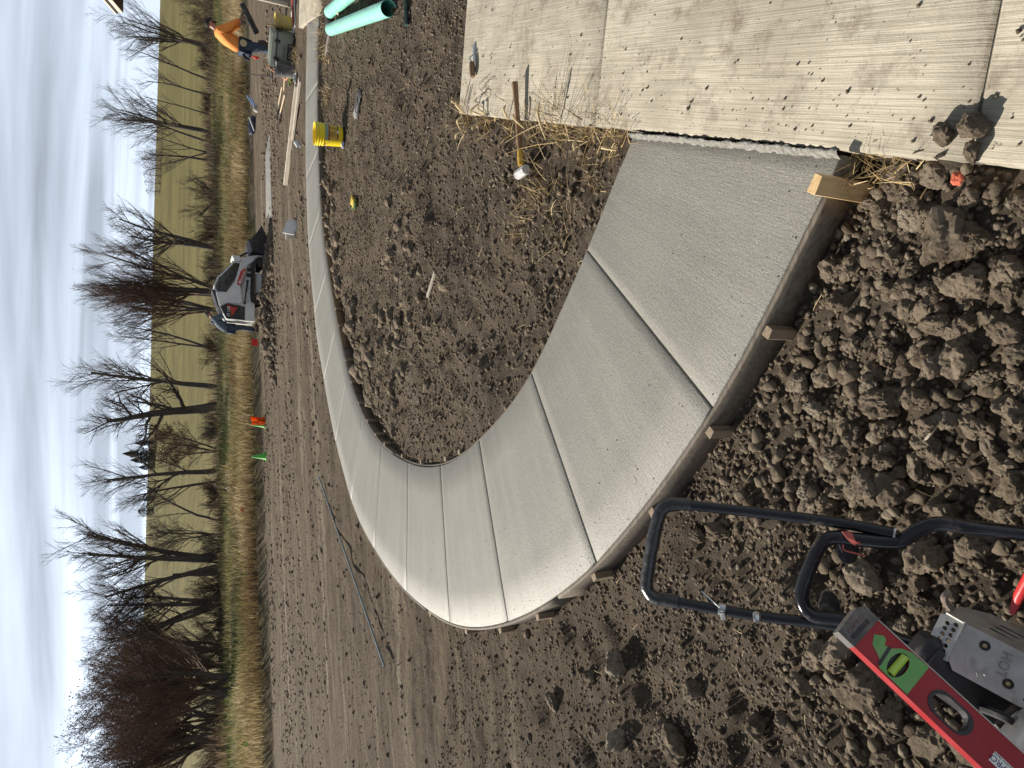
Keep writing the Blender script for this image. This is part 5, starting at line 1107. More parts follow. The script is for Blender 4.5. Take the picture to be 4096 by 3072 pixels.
box('soffit_stile', (.06, -2.2, .012), (.12, 4.38, .022), TRIM, rt, None, .003); box('post', (2.9, -1.6, -.75), (.14, .14, 2.0), FASC, rt, Euler((.5, 0, 0)), .006)
# ================================================================== walk-behind machine with its handle, and the spirit level leaning on it
z6 = lambda x, y: (1350 + .3896 * x, 1026 + .3896 * y)
def tv(v): return 2.0 - (v - 1400) / 812.0 * 0.42
def HP(x, y, dt=0.0): q = z6(x, y); return CT(q[0], q[1], tv(q[0]) + dt)
IX, IY = -UA, -RA                                       # across / down the (sideways) photograph as world directions
PAINT = M('black_gloss_tube', (.008, .009, .012), (.013, .014, .017), 12, .16, spec=.42, bump=.04, dirt=(.10, .085, .07), dirtamt=.05); TAPE = M('black_tape', (.012, .012, .013), (.018, .018, .019), 10, .34, spec=.7, bump=.5, bscale=70, bdist=.004); RUBB = M('black_rubber', (.018, .018, .019), None, 16, .75, dirt=(.14, .12, .1), dirtamt=.2)
SILV = M('cast_silver', (.50, .49, .47), (.36, .35, .33), 18, .42, metal=.85, bump=.2, bscale=60, dirt=(.22, .2, .18), dirtamt=.25); DARKM = M('sooty_metal', (.045, .043, .04), (.07, .065, .06), 14, .55, metal=.4); REDM = M('red_enamel', (.55, .03, .03), (.45, .025, .025), 8, .35, dirt=DIRTC, dirtamt=.15); BRASS = M('screw_brass', (.50, .38, .22), None, 10, .35, metal=.9)
mach = thing('compactor', 'black walk-behind compactor with tubular handle and small engine in the clods', 'compactor', (-.5, .72, -.08)); MW = Matrix.Translation((.5, -.72, .08))
def part(o, par=mach):
    if par is mach: o.matrix_parent_inverse = MW
    return o
up = curve([HP(1490, 322), HP(1200, 268), HP(800, 216), HP(400, 172), HP(290, 162), HP(222, 178), HP(186, 240), HP(150, 400), HP(122, 580), HP(128, 640), HP(170, 682), HP(240, 694), HP(500, 742), HP(800, 790), HP(1200, 842), HP(1560, 958, .02), HP(1800, 985, .03), HP(2050, 1020, .05), HP(2350, 1090, .1)], 7)
hd = part(tube('upper_handle', up, .0150, PAINT, mach, 14))
ia = min(range(len(up)), key=lambda i: np.linalg.norm(up[i] - HP(380, 170))); ib = min(range(len(up)), key=lambda i: np.linalg.norm(up[i] - HP(300, 704)))
tp = up[ia:ib + 1]; tube('tape_wrap', tp, [.0192 + .0012 * noise2(i * .9, 0, 3) for i in range(len(tp))], TAPE, hd, 16)
lo = curve([HP(2500, 372, .05), HP(2212, 326, .03), HP(1900, 290), HP(1740, 270), HP(1640, 300), HP(1560, 350), HP(1490, 372), HP(1300, 360, -.01), HP(1180, 345, -.01), HP(1100, 372, -.015), HP(1040, 480, -.02), HP(985, 630, -.02), HP(992, 720, -.02), HP(1050, 782, -.02), HP(1180, 800, -.02), HP(1330, 828, -.02), HP(1560, 930, -.01), HP(1800, 970, 0), HP(2050, 1010, .02), HP(2350, 1080, .07)], 7)
ld_ = part(tube('lower_handle', lo, .0185, PAINT, mach, 14))
for (x, y) in ((1235, 432), (1132, 712)):
    q = HP(x, y, .03); q2 = HP(x - 6, y - 70 if y < 600 else y - 62, .0); kn = part(tube('knob', curve([HP(x, y - 80 if y < 600 else y + 62, -.01), HP(x, y - 40 if y < 600 else y + 30, .02), q, HP(x, y + 34 if y < 600 else y - 50, .05)], 4), [.012, .017, .021, .024, .026, .027, .027, .027, .026, .025, .023, .020, .015], RUBB, mach, 14))
cl = part(tube('hose_clamp', [HP(520, 742), HP(560, 750)], .0185, STEEL, mach, 16)); tube('clamp_screw', [HP(538, 762, -.03), HP(548, 800, -.03)], .008, STEEL, cl, 8); tube('clamp_tail', [HP(525, 735, -.015), HP(480, 695, -.01), HP(425, 645, 0)], .0022, STEEL, cl, 6)
bo = part(tube('bolt', [HP(730, 772, -.015), HP(734, 800, -.03), HP(736, 815, -.035)], [.011, .011, .008], STEEL, mach, 8)); tube('washer', [HP(728, 785, -.018), HP(740, 787, -.020)], .014, BRASS, bo, 12)
part(tube('tube_plug', [HP(1488, 321), HP(1500, 324)], .0165, STEEL, mach, 12))
PINK = M('pink_string', (.50, .12, .10), (.42, .10, .085), 20, .8, bump=0); rs = np.random.default_rng(5)
sg = thing('mason_string', 'faded red mason string wound round the machine handle', 'string', HP(1260, 360)); o_ = Vector(HP(1260, 360))
for k in range(9):
    a = Vector(HP(1205 + 6 * k, 318 + rs.normal(0, 4), -.03)) - o_; b = Vector(HP(1235 + 5 * k, 352 + 2 * k, -.045)) - o_; c_ = Vector(HP(1290 + rs.normal(0, 16), 385 + rs.normal(0, 7), -.02)) - o_; tube('strand', curve([a, b, c_], 6), .0022, PINK, sg, 5)
tube('loose_end', curve([Vector(HP(1210, 385, -.02)) - o_, Vector(HP(1215, 415, -.01)) - o_, Vector(HP(1270, 432, -.02)) - o_, Vector(HP(1335, 448, .0)) - o_], 6), .0022, PINK, sg, 5)
# muffler guard: three folded sheets with real openings over a dark muffler
T0 = 1.45; org = CT(2083, 1345, T0); e1 = .887 * IX + .462 * IY; e2 = -.37 * IX + .93 * IY
vw = -ray(2120, 1420); vw /= np.linalg.norm(vw); e1 = e1 - vw * e1.dot(vw) * .8 + vw * .10; FR = mframe(org, e1, ya=e2); 
FY = 1.0
if Vector(vw).dot(FR.col[2].to_3d()) < 0: FR = mframe(org, e1, za=vw); FY = -1.0
guard = part(bpy.data.objects.new('muffler_guard', None)); link(guard, mach); guard.matrix_parent_inverse = MW; guard.matrix_basis = FR @ Matrix.Diagonal((1.2, 1.2, 1.2, 1)); GW, GL = .085, .205
fy = lambda L: [(p[0], p[1] * FY) for p in L]
def sheet(name, outer, holes, fold=None, th=.003, m=SILV): return prism(name, fy(outer), -th, 0, m, guard, [fy(h) for h in holes], fold)
main_slots = [stadium((.120 + .013 * k, .056), .015, .0027, 6, PI / 2 + .1) for k in range(3)] + [stadium((.165 + .013 * k, .056), .015, .0027, 6, PI / 2 + .1) for k in range(2)]
scr = [(.040, .020), (.090, .060)]
main_o = [(.004, 0), (GL, 0), (GL, GW), (.014, GW), (.004, GW - .012), (0, GW * .5)]
sheet('face_plate', main_o, [oval(c, .0085, .0085, 18) for c in scr] + main_slots)
for c in scr:
    dm = lathe('screw_dimple', [(.0095, .0002), (.0075, -.002), (.006, -.004), (.0001, -.004)], DARKM, guard, 18); dm.matrix_basis = Matrix.Translation((c[0], c[1] * FY, 0)); sc_h = lathe('screw', [(.0001, -.0008), (.003, -.001), (.0042, -.0022), (.0042, -.004)], BRASS, dm, 12)
text('lettering', 'HOT', .021, M('embossed_silver', (.30, .29, .27), None, 10, .5, metal=.8, bump=0), guard, Matrix.Translation((.074, .034 * FY, .0004)) @ Matrix.Rotation(PI / 2 * FY + .1, 4, 'Z'), .0014)
sym = bmesh.new()
for k in range(8): bm_box(sym, (.034 + .0022 * k * .4, (.048 + .0026 * k) * FY, .0005), (.010, .0011, .0016), Euler((0, 0, .35 * FY)))
bm_box(sym, (.027, .056 * FY, .0005), (.005, .026, .0022), Euler((0, 0, -.15 * FY)))
for a, b in (((.046, .068), (.052, .058)), ((.052, .058), (.060, .060)), ((.052, .058), (.058, .052)), ((.050, .062), (.058, .066)), ((.046, .068), (.050, .074))): bm_tube(sym, [(a[0], a[1] * FY, .0006), (b[0], b[1] * FY, .0006)], .0013, 6)
frombm('burn_symbol', sym, SILV, guard, False)
fold1 = Matrix.Rotation(math.radians(-42), 4, 'Y'); sw_ = .050
holes1 = [oval((-.013 - .0165 * r_, .010 + .0105 * k + .004 * r_), .0052, .0036, 12, .25) for r_ in range(2) for k in range(7 if r_ == 0 else 7)]
sheet('vent_plate', [(.002, -.002), (.002, GW - .010), (-.020, GW - .006), (-sw_, GW - .030), (-sw_, .004), (-.03, -.004)], holes1, fold1)
fold2 = Matrix.Rotation(math.radians(58 * FY), 4, 'X')
holes2 = [stadium((.055 + .052 * k + .006 * j, -.022 - .013 * j), .017, .0028, 6, .05) for k in range(3) for j in range(3)]
sheet('side_plate', [(-.030, -.004), (.004, .001), (GL, .001), (GL, -.072), (.03, -.072), (-.016, -.046)], holes2, fold2)
box('muffler', (.098, GW * .48 * FY, -.045), (.185, GW * .86, .072), DARKM, guard, None, .018, 3)
br_ = part(tube('exhaust_tab', curve([CT(2062, 1322, 1.5), CT(2046, 1306, 1.48), CT(2040, 1290, 1.47), CT(2050, 1278, 1.47)], 5), .0075, M('rusty_tab', (.25, .20, .17), (.17, .13, .11), 12, .55, metal=.5), mach, 8))
# air box, engine block, fuel tank, base plate
c0 = CT(2096, 1492, 1.46); el = (CT(2185, 1560, 1.42) - CT(2010, 1432, 1.46)); AF = mframe(c0, el, za=vw)
ab = bmesh.new(); bm_box(ab, (0, 0, -.03), (.25, .105, .09), None, .022, 4); abo = part(frombm('air_box', ab, BLK, mach, True)); abo.matrix_basis = AF
rb = bmesh.new(); bm_box(rb, (0, 0, .018), (.21, .070, .012), None, .005, 2); frombm('air_box_rib', rb, BLK, abo, True)
blk = part(box('engine_block', (-.50, .60, .06), (.24, .18, .26), DARKM, mach, None, .02, 3)); part(box('base_plate', (-.50, .72, -.055), (.42, .50, .035), PAINT, mach, None, .012, 2)); part(box('frame_rail', (-.42, .86, -.07), (.04, .16, .05), PAINT, mach, None, .01)); part(box('frame_rail', (-.58, .86, -.07), (.04, .16, .05), PAINT, mach, None, .01))
tk = bmesh.new(); bm_box(tk, (0, 0, 0), (.24, .20, .13), None, .045, 5); tko = part(frombm('fuel_tank', tk, M('silver_paint', (.42, .42, .41), (.36, .36, .35), 8, .3, metal=.6, bump=.03), mach, True)); tko.matrix_basis = mframe(CT(2290, 1700, 1.30), el, za=vw)
cp2 = part(tube('spark_cap', [CT(2146, 1570, 1.33), CT(2160, 1592, 1.31), CT(2166, 1606, 1.30)], [.008, .010, .006], M('chrome', (.75, .75, .76), None, 10, .1, metal=1.0, bump=0), mach, 6)); part(tube('fuel_line', curve([CT(2120, 1530, 1.44), CT(2160, 1545, 1.36), CT(2185, 1560, 1.34), CT(2215, 1590, 1.34)], 5), .009, RUBB, mach, 8)); part(tube('fuel_line', curve([CT(2150, 1575, 1.38), CT(2190, 1530, 1.38), CT(2225, 1520, 1.38)], 5), .007, RUBB, mach, 8))
part(tube('red_lever', [CT(2186, 1325, 1.62), CT(2200, 1290, 1.60), CT(2228, 1240, 1.57)], [.006, .012, .014], REDM, mach, 10))
# ---- spirit level
A0, B0, A1 = CT(1812, 1362.6, 1.285), CT(1879, 1323.8, 1.295), CT(2125, 1659, 1.175); LX = A1 - A0; LY = B0 - A0; LW = float(np.linalg.norm(LY - LX * LX.dot(LY) / LX.dot(LX)))
nz_ = -ray(1990, 1490); LM = mframe(A0, LX, ya=LY)
if Vector(nz_).dot(LM.col[2].to_3d()) < 0: LM = mframe(A0, LX, za=nz_)
LY_s = 1.0 if Vector(LY).dot(LM.col[1].to_3d()) > 0 else -1.0
lv = thing('spirit_level', 'red box spirit level with torn green label lying over the machine', 'spirit level', mat4=LM); yy = lambda y: y * LY_s
REDL = M('red_aluminium', (.30, .010, .014), (.24, .008, .012), 5, .42, spec=.35, bump=.05, dirt=(.40, .22, .2), dirtamt=.12); ENDC = M('scuffed_end_cap', (.055, .052, .050), (.12, .11, .10), 14, .6, dirt=(.25, .2, .17), dirtamt=.3); GRNL = M('green_sticker', (.15, .36, .10), (.11, .28, .08), 20, .6, bump=.2, bscale=50, dirt=(.30, .3, .22), dirtamt=.3); RAIL = M('worn_rail', (.40, .36, .31), (.30, .26, .22), 16, .45, metal=.5)
LL = .62; hole = stadium((.215, yy(LW * .48)), .017, .0225, 10, 0.0); vial_h = oval((.108, yy(LW * .44)), .016, .026, 24)
th = .024
fr_ = prism('web', [(.034, yy(0)), (LL, yy(0)), (LL, yy(LW)), (.034, yy(LW))], -th, 0, REDL, lv, [hole, vial_h])
prism('rail', [(.030, yy(LW)), (LL, yy(LW)), (LL, yy(LW + .0022)), (.030, yy(LW + .0022))], -th - .002, .001, RAIL, lv); prism('rail', [(.030, yy(0)), (LL, yy(0)), (LL, yy(-.0022)), (.030, yy(-.0022))], -th - .002, .001, REDL, lv)
ecp = [(0, yy(-.003)), (.036, yy(-.003)), (.036, yy(LW + .003)), (.004, yy(LW + .003)), (-.004, yy(LW - .012)), (-.003, yy(LW * .5))]
ec = prism('end_cap', ecp, -th - .003, .0025, ENDC, lv); text('lettering', 'KAPRO', .013, M('faded_cap_print', (.16, .09, .08), None, 20, .7, bump=0), ec, Matrix.Translation((.013, yy(LW * .46), .0029)) @ Matrix.Rotation(PI / 2 * LY_s, 4, 'Z'), .0003); box('cap_groove', (.024, yy(LW * .45), .0022), (.008, LW * .7, .003), BLK, ec, None, .001)
sticker = [(.046, yy(.030)), (.060, yy(.046)), (.072, yy(.055)), (.078, yy(.047)), (.083, yy(.057)), (.103, yy(.060)), (.118, yy(.066)), (.124, yy(LW - .001)), (.150, yy(LW - .002)), (.150, yy(LW * .6)), (.150, yy(.002)), (.112, yy(.001)), (.098, yy(.010)), (.092, yy(.024)), (.070, yy(.020))]
sticker = [(.047, yy(.043)), (.060, yy(.054)), (.067, yy(.052)), (.071, yy(.041)), (.083, yy(.046)), (.096, yy(.060)), (.112, yy(LW - .002)), (.147, yy(LW - .001)), (.148, yy(.001)), (.088, yy(.0015)), (.083, yy(.012)), (.070, yy(.020)), (.056, yy(.026))]
st_ = prism('torn_label', sticker, .0002, .0009, GRNL, lv, [vial_h]); box('label_print', (.082, yy(.026), .0012), (.006, .040, .0006), INK, st_, Euler((0, 0, .12 * LY_s)), 0)
vb = prism('vial_housing', oval((.108, yy(LW * .44)), .0155, .0255, 24), -.018, -.006, BLK, lv); t = NT('vial_fluid'); t.col((.55, .80, .08)); t.b.inputs['Transmission Weight'].default_value = .35; VF_ = t.set(.1, 0, .6)
tube('vial', [(.108, yy(LW * .44) - .022, -.001), (.108, yy(LW * .44) + .022, -.001)], .0075, VF_, vb, 14); tube('vial_line', [(.0995, yy(LW * .44) - .006, .0), (.1165, yy(LW * .44) - .006, .0)], .0007, INK, vb, 5); tube('vial_line', [(.0995, yy(LW * .44) + .006, .0), (.1165, yy(LW * .44) + .006, .0)], .0007, INK, vb, 5)
gr = bmesh.new(); bm_prism(gr, stadium((.215, yy(LW * .48)), .018, .0235, 10), [stadium((.215, yy(LW * .48)), .015, .0200, 10)], -th + .001, .0015); frombm('hand_grip', gr, BLK, lv, False)
kl = prism('maker_label', [(.300, yy(.017)), (.350, yy(.017)), (.350, yy(.037)), (.300, yy(.037))], .0002, .0010, PAPER, lv); text('lettering', 'KAPRO', .0145, M('navy_ink', (.03, .03, .10), None, 9, .6, bump=0), kl, Matrix.Translation((.322, yy(.0255), .0012)) @ Matrix.Rotation(PI, 4, 'Z'), .0002); box('maker_mark', (.344, yy(.027), .0012), (.010, .017, .0005), M('navy_ink', (.03, .03, .10)), kl, None, 0); text('small_print', 'TOOLS WITH VISION', .0045, INK, kl, Matrix.Translation((.322, yy(.0345), .0012)) @ Matrix.Rotation(PI, 4, 'Z'), .0002)
# ================================================================== compact track loader
LS = .00364
LO = DY(578, 700, 24.6); lz = float(ground_z(LO[:1], LO[1:2])[0]) + .12
load = thing('track_loader', 'white compact track loader with black bucket parked behind the dirt heap', 'track loader', (LO[0], LO[1], lz), math.radians(4), rot=(0, 0, math.radians(4)))
WHT = M('loader_white', (.66, .66, .64), (.58, .58, .56), 3, .35, spec=.5, dirt=(.30, .27, .23), dirtamt=.25); LBK = M('loader_black', (.016, .016, .018), (.025, .025, .026), 8, .45, dirt=(.12, .1, .085), dirtamt=.25); GLS = M('dark_cab_glass', (.010, .012, .015), None, 3, .08, spec=.8, bump=0); LRD = M('loader_red', (.50, .035, .02), (.42, .03, .018), 4, .4); TRK = M('track_rubber', (.016, .015, .014), (.03, .026, .022), 10, .8, dirt=(.11, .09, .07), dirtamt=.5)
def LPt(x, y): return ((810 - y) * LS, (545 - x) * LS)
z2 = lambda x, y: ((700 + .3617 * x - 820) / .42, (850 + .3617 * y - 950) / .42)
SIDE = Matrix(((1, 0, 0, 0), (0, 0, -1, 0), (0, 1, 0, 0), (0, 0, 0, 1)))            # x forward, y up -> side elevation, extruded across
def lprism(name, pts, y0, y1, m, parent=load, bev=.01):
    bm = bmesh.new(); bm_prism(bm, [LPt(*p) for p in pts], [], -y1, -y0, SIDE); bmesh.ops.dissolve_limit(bm, angle_limit=.02, verts=bm.verts, edges=bm.edges)
    if bev: bmesh.ops.bevel(bm, geom=list(bm.edges), offset=bev, segments=2, affect='EDGES', clamp_overlap=True)
    return frombm(name, bm, m, parent, False)
HWD = .66
lprism('chassis', [(300, 640), (430, 645), (440, 300), (300, 300)], -.42, .42, WHT); lprism('engine_hood', [(100, 560), (128, 690), (190, 800), (345, 808), (430, 812), (430, 640), (300, 620), (190, 560)], -.50, .50, WHT, bev=.015)
rp = lprism('rear_panel', [(140, 690), (200, 657), (345, 680), (345, 804), (190, 794), (165, 745)], -.515, -.495, LBK, bev=.004); lprism('red_wedge', [(190, 660), (235, 690), (285, 690), (232, 780), (228, 735), (205, 690)], -.522, -.512, LRD, rp, .002)
def side_text(s, size, c, m, parent, y): p = LPt(*c); return text('lettering', s, size, m, parent, Matrix.Translation((p[0], y, p[1])) @ Matrix.Rotation(PI / 2, 4, 'X'), .002)
LWT = M('decal_white', (.8, .8, .78), None, 4, .5, bump=0); side_text('M 120', .13, (208, 730), LWT, rp, -.524)
lprism('hood_guard', [(66, 528), (90, 540), (140, 690), (165, 745), (150, 748), (118, 690)], -.45, .45, LBK)
cab = lprism('cab', [(84, 492), (120, 408), (140, 392), (246, 262), (300, 262), (305, 280), (265, 442), (190, 562), (108, 556), (92, 525)], -.43, .43, WHT, bev=.012)
lprism('side_glass', [(97, 498), (128, 420), (150, 400), (252, 278), (292, 274), (300, 292), (258, 440), (186, 552), (112, 548), (97, 522)], -.440, -.425, GLS, cab, .003); lprism('window_frame', [(166, 470), (246, 336), (278, 366), (212, 492), (176, 486)], -.450, -.438, LBK, cab, .003); lprism('roof', [(82, 500), (116, 412), (126, 418), (94, 502)], -.46, .46, WHT, cab, .006)
bm = bmesh.new(); bm_box(bm, (0, 0, 0), (.012, .78, .60), None, .003); wsh = frombm('windshield', bm, GLS, cab); a, b = LPt(140, 392), LPt(250, 262); wsh.location = ((a[0] + b[0]) / 2 + .01, 0, (a[1] + b[1]) / 2 + .01); wsh.rotation_euler = (0, math.atan2(b[0] - a[0], b[1] - a[1]) + PI, 0)
for s in (-1, 1):
    y0, y1 = (-.60, -.47) if s < 0 else (.47, .60)
    arm = lprism('lift_arm', [(100, 560), (190, 560), (262, 455), (303, 285), (312, 232), (448, 196), (516, 200), (522, 214), (430, 246), (372, 292), (346, 342), (302, 492), (322, 636), (300, 660), (200, 655), (132, 680)], y0, y1, WHT, bev=.012)
    if s < 0:
        bd_ = lprism('badge', [(334, 332), (349, 342), (320, 470), (297, 492), (276, 486), (279, 450), (306, 360)], y0 - .008, y0 + .004, LRD, arm, .002); p0, p1 = LPt(308, 462), LPt(338, 356); a_ = math.atan2(p1[1] - p0[1], p1[0] - p0[0]); pc_ = LPt(322, 402)
        text('lettering', 'Bobcat', .125, LWT, bd_, Matrix.Translation((pc_[0], y0 - .011, pc_[1])) @ Matrix.Rotation(PI / 2, 4, 'X') @ Matrix.Rotation(a_, 4, 'Z'), .002); pe = LPt(300, 462)
        em = bmesh.new(); bm_prism(em, [(-.05, -.03), (-.035, .0), (-.05, .045), (-.02, .03), (.02, .03), (.05, .045), (.035, .0), (.05, -.03), (.015, -.045), (-.015, -.045)], [], 0, .003, Matrix.Translation((pe[0], y0 - .010, pe[1])) @ Matrix.Rotation(PI / 2, 4, 'X')); frombm('emblem', em, LWT, bd_)
    cyl = tube('lift_cylinder', [(*[LPt(365, 450)[0]], s * .625, LPt(365, 450)[1]), (LPt(352, 550)[0], s * .625, LPt(352, 550)[1])], .030, LBK, load, 10); tube('rod', [(LPt(352, 550)[0], s * .625, LPt(352, 550)[1]), (LPt(340, 650)[0], s * .625, LPt(340, 650)[1])], .020, LBK, cyl, 8)
    for c in ((365, 450), (340, 650), (264, 640)): q = LPt(*c); tube('pivot_pin', [(q[0], s * .60, q[1]), (q[0], s * .66, q[1])], .045, WHT if c[0] == 264 else LBK, load, 14)
    # track: rubber belt around rollers
    tr = bmesh.new(); oc = [z2(*p) for p in ((840, 545), (800, 620), (790, 940), (800, 1000), (850, 1025), (905, 1005), (960, 940), (965, 600), (940, 550), (890, 530))]; ic = [z2(*p) for p in ((858, 570), (828, 630), (822, 935), (830, 980), (855, 998), (890, 985), (935, 930), (938, 605), (920, 570), (888, 556))]
    y0t, y1t = (-.69, -.40) if s < 0 else (.40, .69); bm_prism(tr, [LPt(*p) for p in oc], [[LPt(*p) for p in ic]], -y1t, -y0t, SIDE); tro = frombm('track', tr, TRK, load, False)
    lugs = bmesh.new(); P = [np.array(LPt(*p)) for p in oc]; P = P + [P[0]]
    for a, b in zip(P[:-1], P[1:]):
        L_ = np.linalg.norm(b - a); k = max(1, int(L_ / .085)); an = math.atan2(b[1] - a[1], b[0] - a[0])
        for i in range(k): c = a + (b - a) * (i + .5) / k; bm_box(lugs, (c[0], (y0t + y1t) / 2, c[1]), (.045, .28, .04), Euler((0, -an, 0)))
    frombm('track_lugs', lugs, TRK, tro, False)
    for c, r in ((z2(860, 955), .115), (z2(885, 590), .10), (z2(915, 720), .06), (z2(915, 800), .06), (z2(915, 870), .06)):
        q = LPt(*c); wh = lathe('roller', [(.001, -.13), (r * .4, -.13), (r * .5, -.12), (r, -.12), (r, .12), (r * .5, .12), (.001, .12)], LBK, tro, 20); wh.matrix_local = Matrix.Translation((q[0], s * .56, q[1])) @ Matrix.Rotation(PI / 2, 4, 'X')
    lprism('track_frame', [z2(845, 700), z2(900, 700), z2(900, 930), z2(840, 930)], (-.50 if s < 0 else .42), (-.42 if s < 0 else .50), WHT, load, .01)
lprism('front_tower', [(232, 206), (300, 208), (314, 232), (300, 262), (262, 264)], -.46, .46, WHT, bev=.01); tube('tilt_cylinder', [(LPt(262, 232)[0], -.30, LPt(262, 232)[1]), (LPt(370, 160)[0], -.30, LPt(370, 160)[1])], .035, LBK, load, 10); tube('tilt_cylinder', [(LPt(262, 232)[0], .30, LPt(262, 232)[1]), (LPt(370, 160)[0], .30, LPt(370, 160)[1])], .035, LBK, load, 10)
lmp = LPt(262, 275); box('work_lamp', (lmp[0] + .02, -.40, lmp[1] + .06), (.07, .12, .08), LWT, load, None, .01); cq = LPt(125, 572); tube('round_emblem', [(cq[0], -.50, cq[1]), (cq[0], -.512, cq[1])], .075, LBK, load, 20); box('hood_badge', (LPt(165, 583)[0], -.507, LPt(165, 583)[1]), (.11, .012, .11), LBK, load, None, .004)
for c in ((375, 380), (385, 330)): q = LPt(*c); box('recess_panel', (q[0], -.425, q[1]), (.13, .02, .14), LBK, load, None, .006)
# bucket: side plates, curved back and floor
bp = [z2(*p) for p in ((755, 362), (800, 345), (890, 200), (938, 300), (955, 470), (915, 502), (795, 472))]; bsh = lprism('bucket', bp, -.82, -.80, LBK, load, .004); lprism('bucket_side', bp, .80, .82, LBK, bsh, .004)
back = [z2(*p) for p in ((755, 362), (772, 362), (800, 455), (905, 480), (930, 460), (915, 300), (880, 205), (890, 200), (938, 300), (955, 470), (915, 502), (795, 472))]; lprism('bucket_shell', back, -.80, .80, LBK, bsh, .003); lprism('quick_coupler', [z2(770, 470), z2(920, 490), z2(915, 530), z2(790, 520)], -.40, .40, LBK, load, .01)

# ================================================================== people
SKIN = M('skin', (.36, .20, .14), (.31, .17, .12), 20, .55, bump=.05); JEAN = M('denim', (.045, .062, .095), (.030, .042, .066), 30, .85, bump=.4, bscale=120); ORS = M('orange_shirt', (.80, .27, .055), (.70, .22, .045), 8, .8, bump=.5, bscale=30); HOOD = M('blue_grey_hoodie', (.085, .115, .15), (.065, .09, .12), 10, .9, bump=.5, bscale=40); BOOT = M('work_boot', (.07, .05, .038), None, 20, .7); HAIRB = M('brown_hair', (.055, .034, .022), (.035, .022, .015), 40, .6, bump=.6, bscale=150); CAPB = M('black_cap', (.016, .016, .018), None, 20, .8); CAPW = M('cap_mesh_white', (.52, .50, .46), None, 40, .8); PAD = M('knee_pad', (.035, .028, .024), (.06, .048, .04), 20, .7, bump=.4)
def person(label, loc, rz, J, top, topm, legm, name='person'):
    """J: joint positions (x forward, y left, z up)"""
    t = thing(name, label, 'person', loc, rz); V, E, R = [], [], []
    def add(p, r, par=None): V.append(p); R.append(r); k = len(V) - 1; (E.append((par, k)) if par is not None else None); return k
    pel = add(J['pelvis'], (.155, .115)); sp1 = add(J['spine'], (.145, .11), pel); ch = add(J['chest'], (.165, .115), sp1); nk0 = add(J['neck'], .062, ch); hb = add(J['head0'], .070, nk0); hm = add(J['head1'], .092, hb); ht = add(J['head2'], .080, hm)
    ends = {}
    for s in ('l', 'r'):
        hp_ = add(J['hip' + s], .095, pel); kn = add(J['knee' + s], .066, hp_); an = add(J['ank' + s], .043, kn); ft = add(J['toe' + s], .040, an)
        sh = add(J['sho' + s], .070, ch); el_ = add(J['elb' + s], .046, sh); wr = add(J['wri' + s], .030, el_); hdv = add(J['hand' + s], .036, wr); d = Vector(J['hand' + s]) - Vector(J['wri' + s]); d.normalize(); sdv = d.cross(Vector((0, 0, 1))); sdv.normalize()
        for k in range(4): a = Vector(J['hand' + s]) + d * .05 + sdv * (-.03 + .02 * k); f1 = add(tuple(a), .011, hdv); add(tuple(a + d * (.03 + .008 * (k in (1, 2))) + Vector((0, 0, -.025))), .009, f1)
        a = Vector(J['wri' + s]) + d * .02 + sdv * .045; f1 = add(tuple(a), .013, hdv); add(tuple(a + d * .05), .010, f1)
    body = skin('body', V, E, R, SKIN, t, 2)
    # clothing shells follow the same joints, a little larger
    P = lambda *n: [J[k] for k in n]
    tv_ = P('pelvis', 'spine', 'chest', 'neck', 'shol', 'elbl', 'wril', 'shor', 'elbr', 'wrir'); te = [(0, 1), (1, 2), (2, 3), (2, 4), (4, 5), (5, 6), (2, 7), (7, 8), (8, 9)]; skin('shirt', tv_, te, [.185, .180, .195, .085, .112, .080, .056, .112, .080, .056], topm, t, 2)
    skin('trousers', P('pelvis', 'hipl', 'kneel', 'ankl', 'hipr', 'kneer', 'ankr'), [(0, 1), (1, 2), (2, 3), (0, 4), (4, 5), (5, 6)], [.165, .120, .086, .070, .120, .086, .070], legm, t, 2)
    for s in ('l', 'r'): tube('boot', curve([(J['ank' + s][0] - .05, J['ank' + s][1], J['ank' + s][2] - .04), (J['ank' + s][0] + .05, J['ank' + s][1], J['ank' + s][2] - .045), (J['toe' + s][0] + .06, J['toe' + s][1], J['toe' + s][2] - .01)], 5), [.05] * 3 + [.052] * 5 + [.045, .042, .032], BOOT, t, 10)
    h1, h2 = Vector(J['head1']), Vector(J['head2']); upv = (h2 - Vector(J['head0'])).normalized(); fw = Vector((1, 0, 0)) - upv * upv.x; fw.normalize(); lf = upv.cross(fw)
    HM = Matrix(((fw.x, lf.x, upv.x, h1.x), (fw.y, lf.y, upv.y, h1.y), (fw.z, lf.z, upv.z, h1.z), (0, 0, 0, 1)))
    f = bmesh.new(); bm_tube(f, [HM @ Vector((.088, 0, .02)), HM @ Vector((.112, 0, -.02)), HM @ Vector((.092, 0, -.032))], [.010, .018, .012], 8)
    for s in (-1, 1): bm_tube(f, [HM @ Vector((-.005, s * .088, .02)), HM @ Vector((-.012, s * .101, .005)), HM @ Vector((0, s * .092, -.03))], [.012, .018, .009], 7)
    frombm('nose_and_ears', f, SKIN, t, True); e = bmesh.new()
    for s in (-1, 1): bm_tube(e, [HM @ Vector((.084, s * .034 - .012, .018)), HM @ Vector((.089, s * .034, .02)), HM @ Vector((.084, s * .034 + .012, .018))], [.003, .007, .003], 6)
    bm_tube(e, [HM @ Vector((.085, -.025, -.058)), HM @ Vector((.094, 0, -.058)), HM @ Vector((.085, .025, -.058))], [.003, .005, .003], 6); frombm('eyes_and_mouth', e, INK, t, True)
    return t, HM
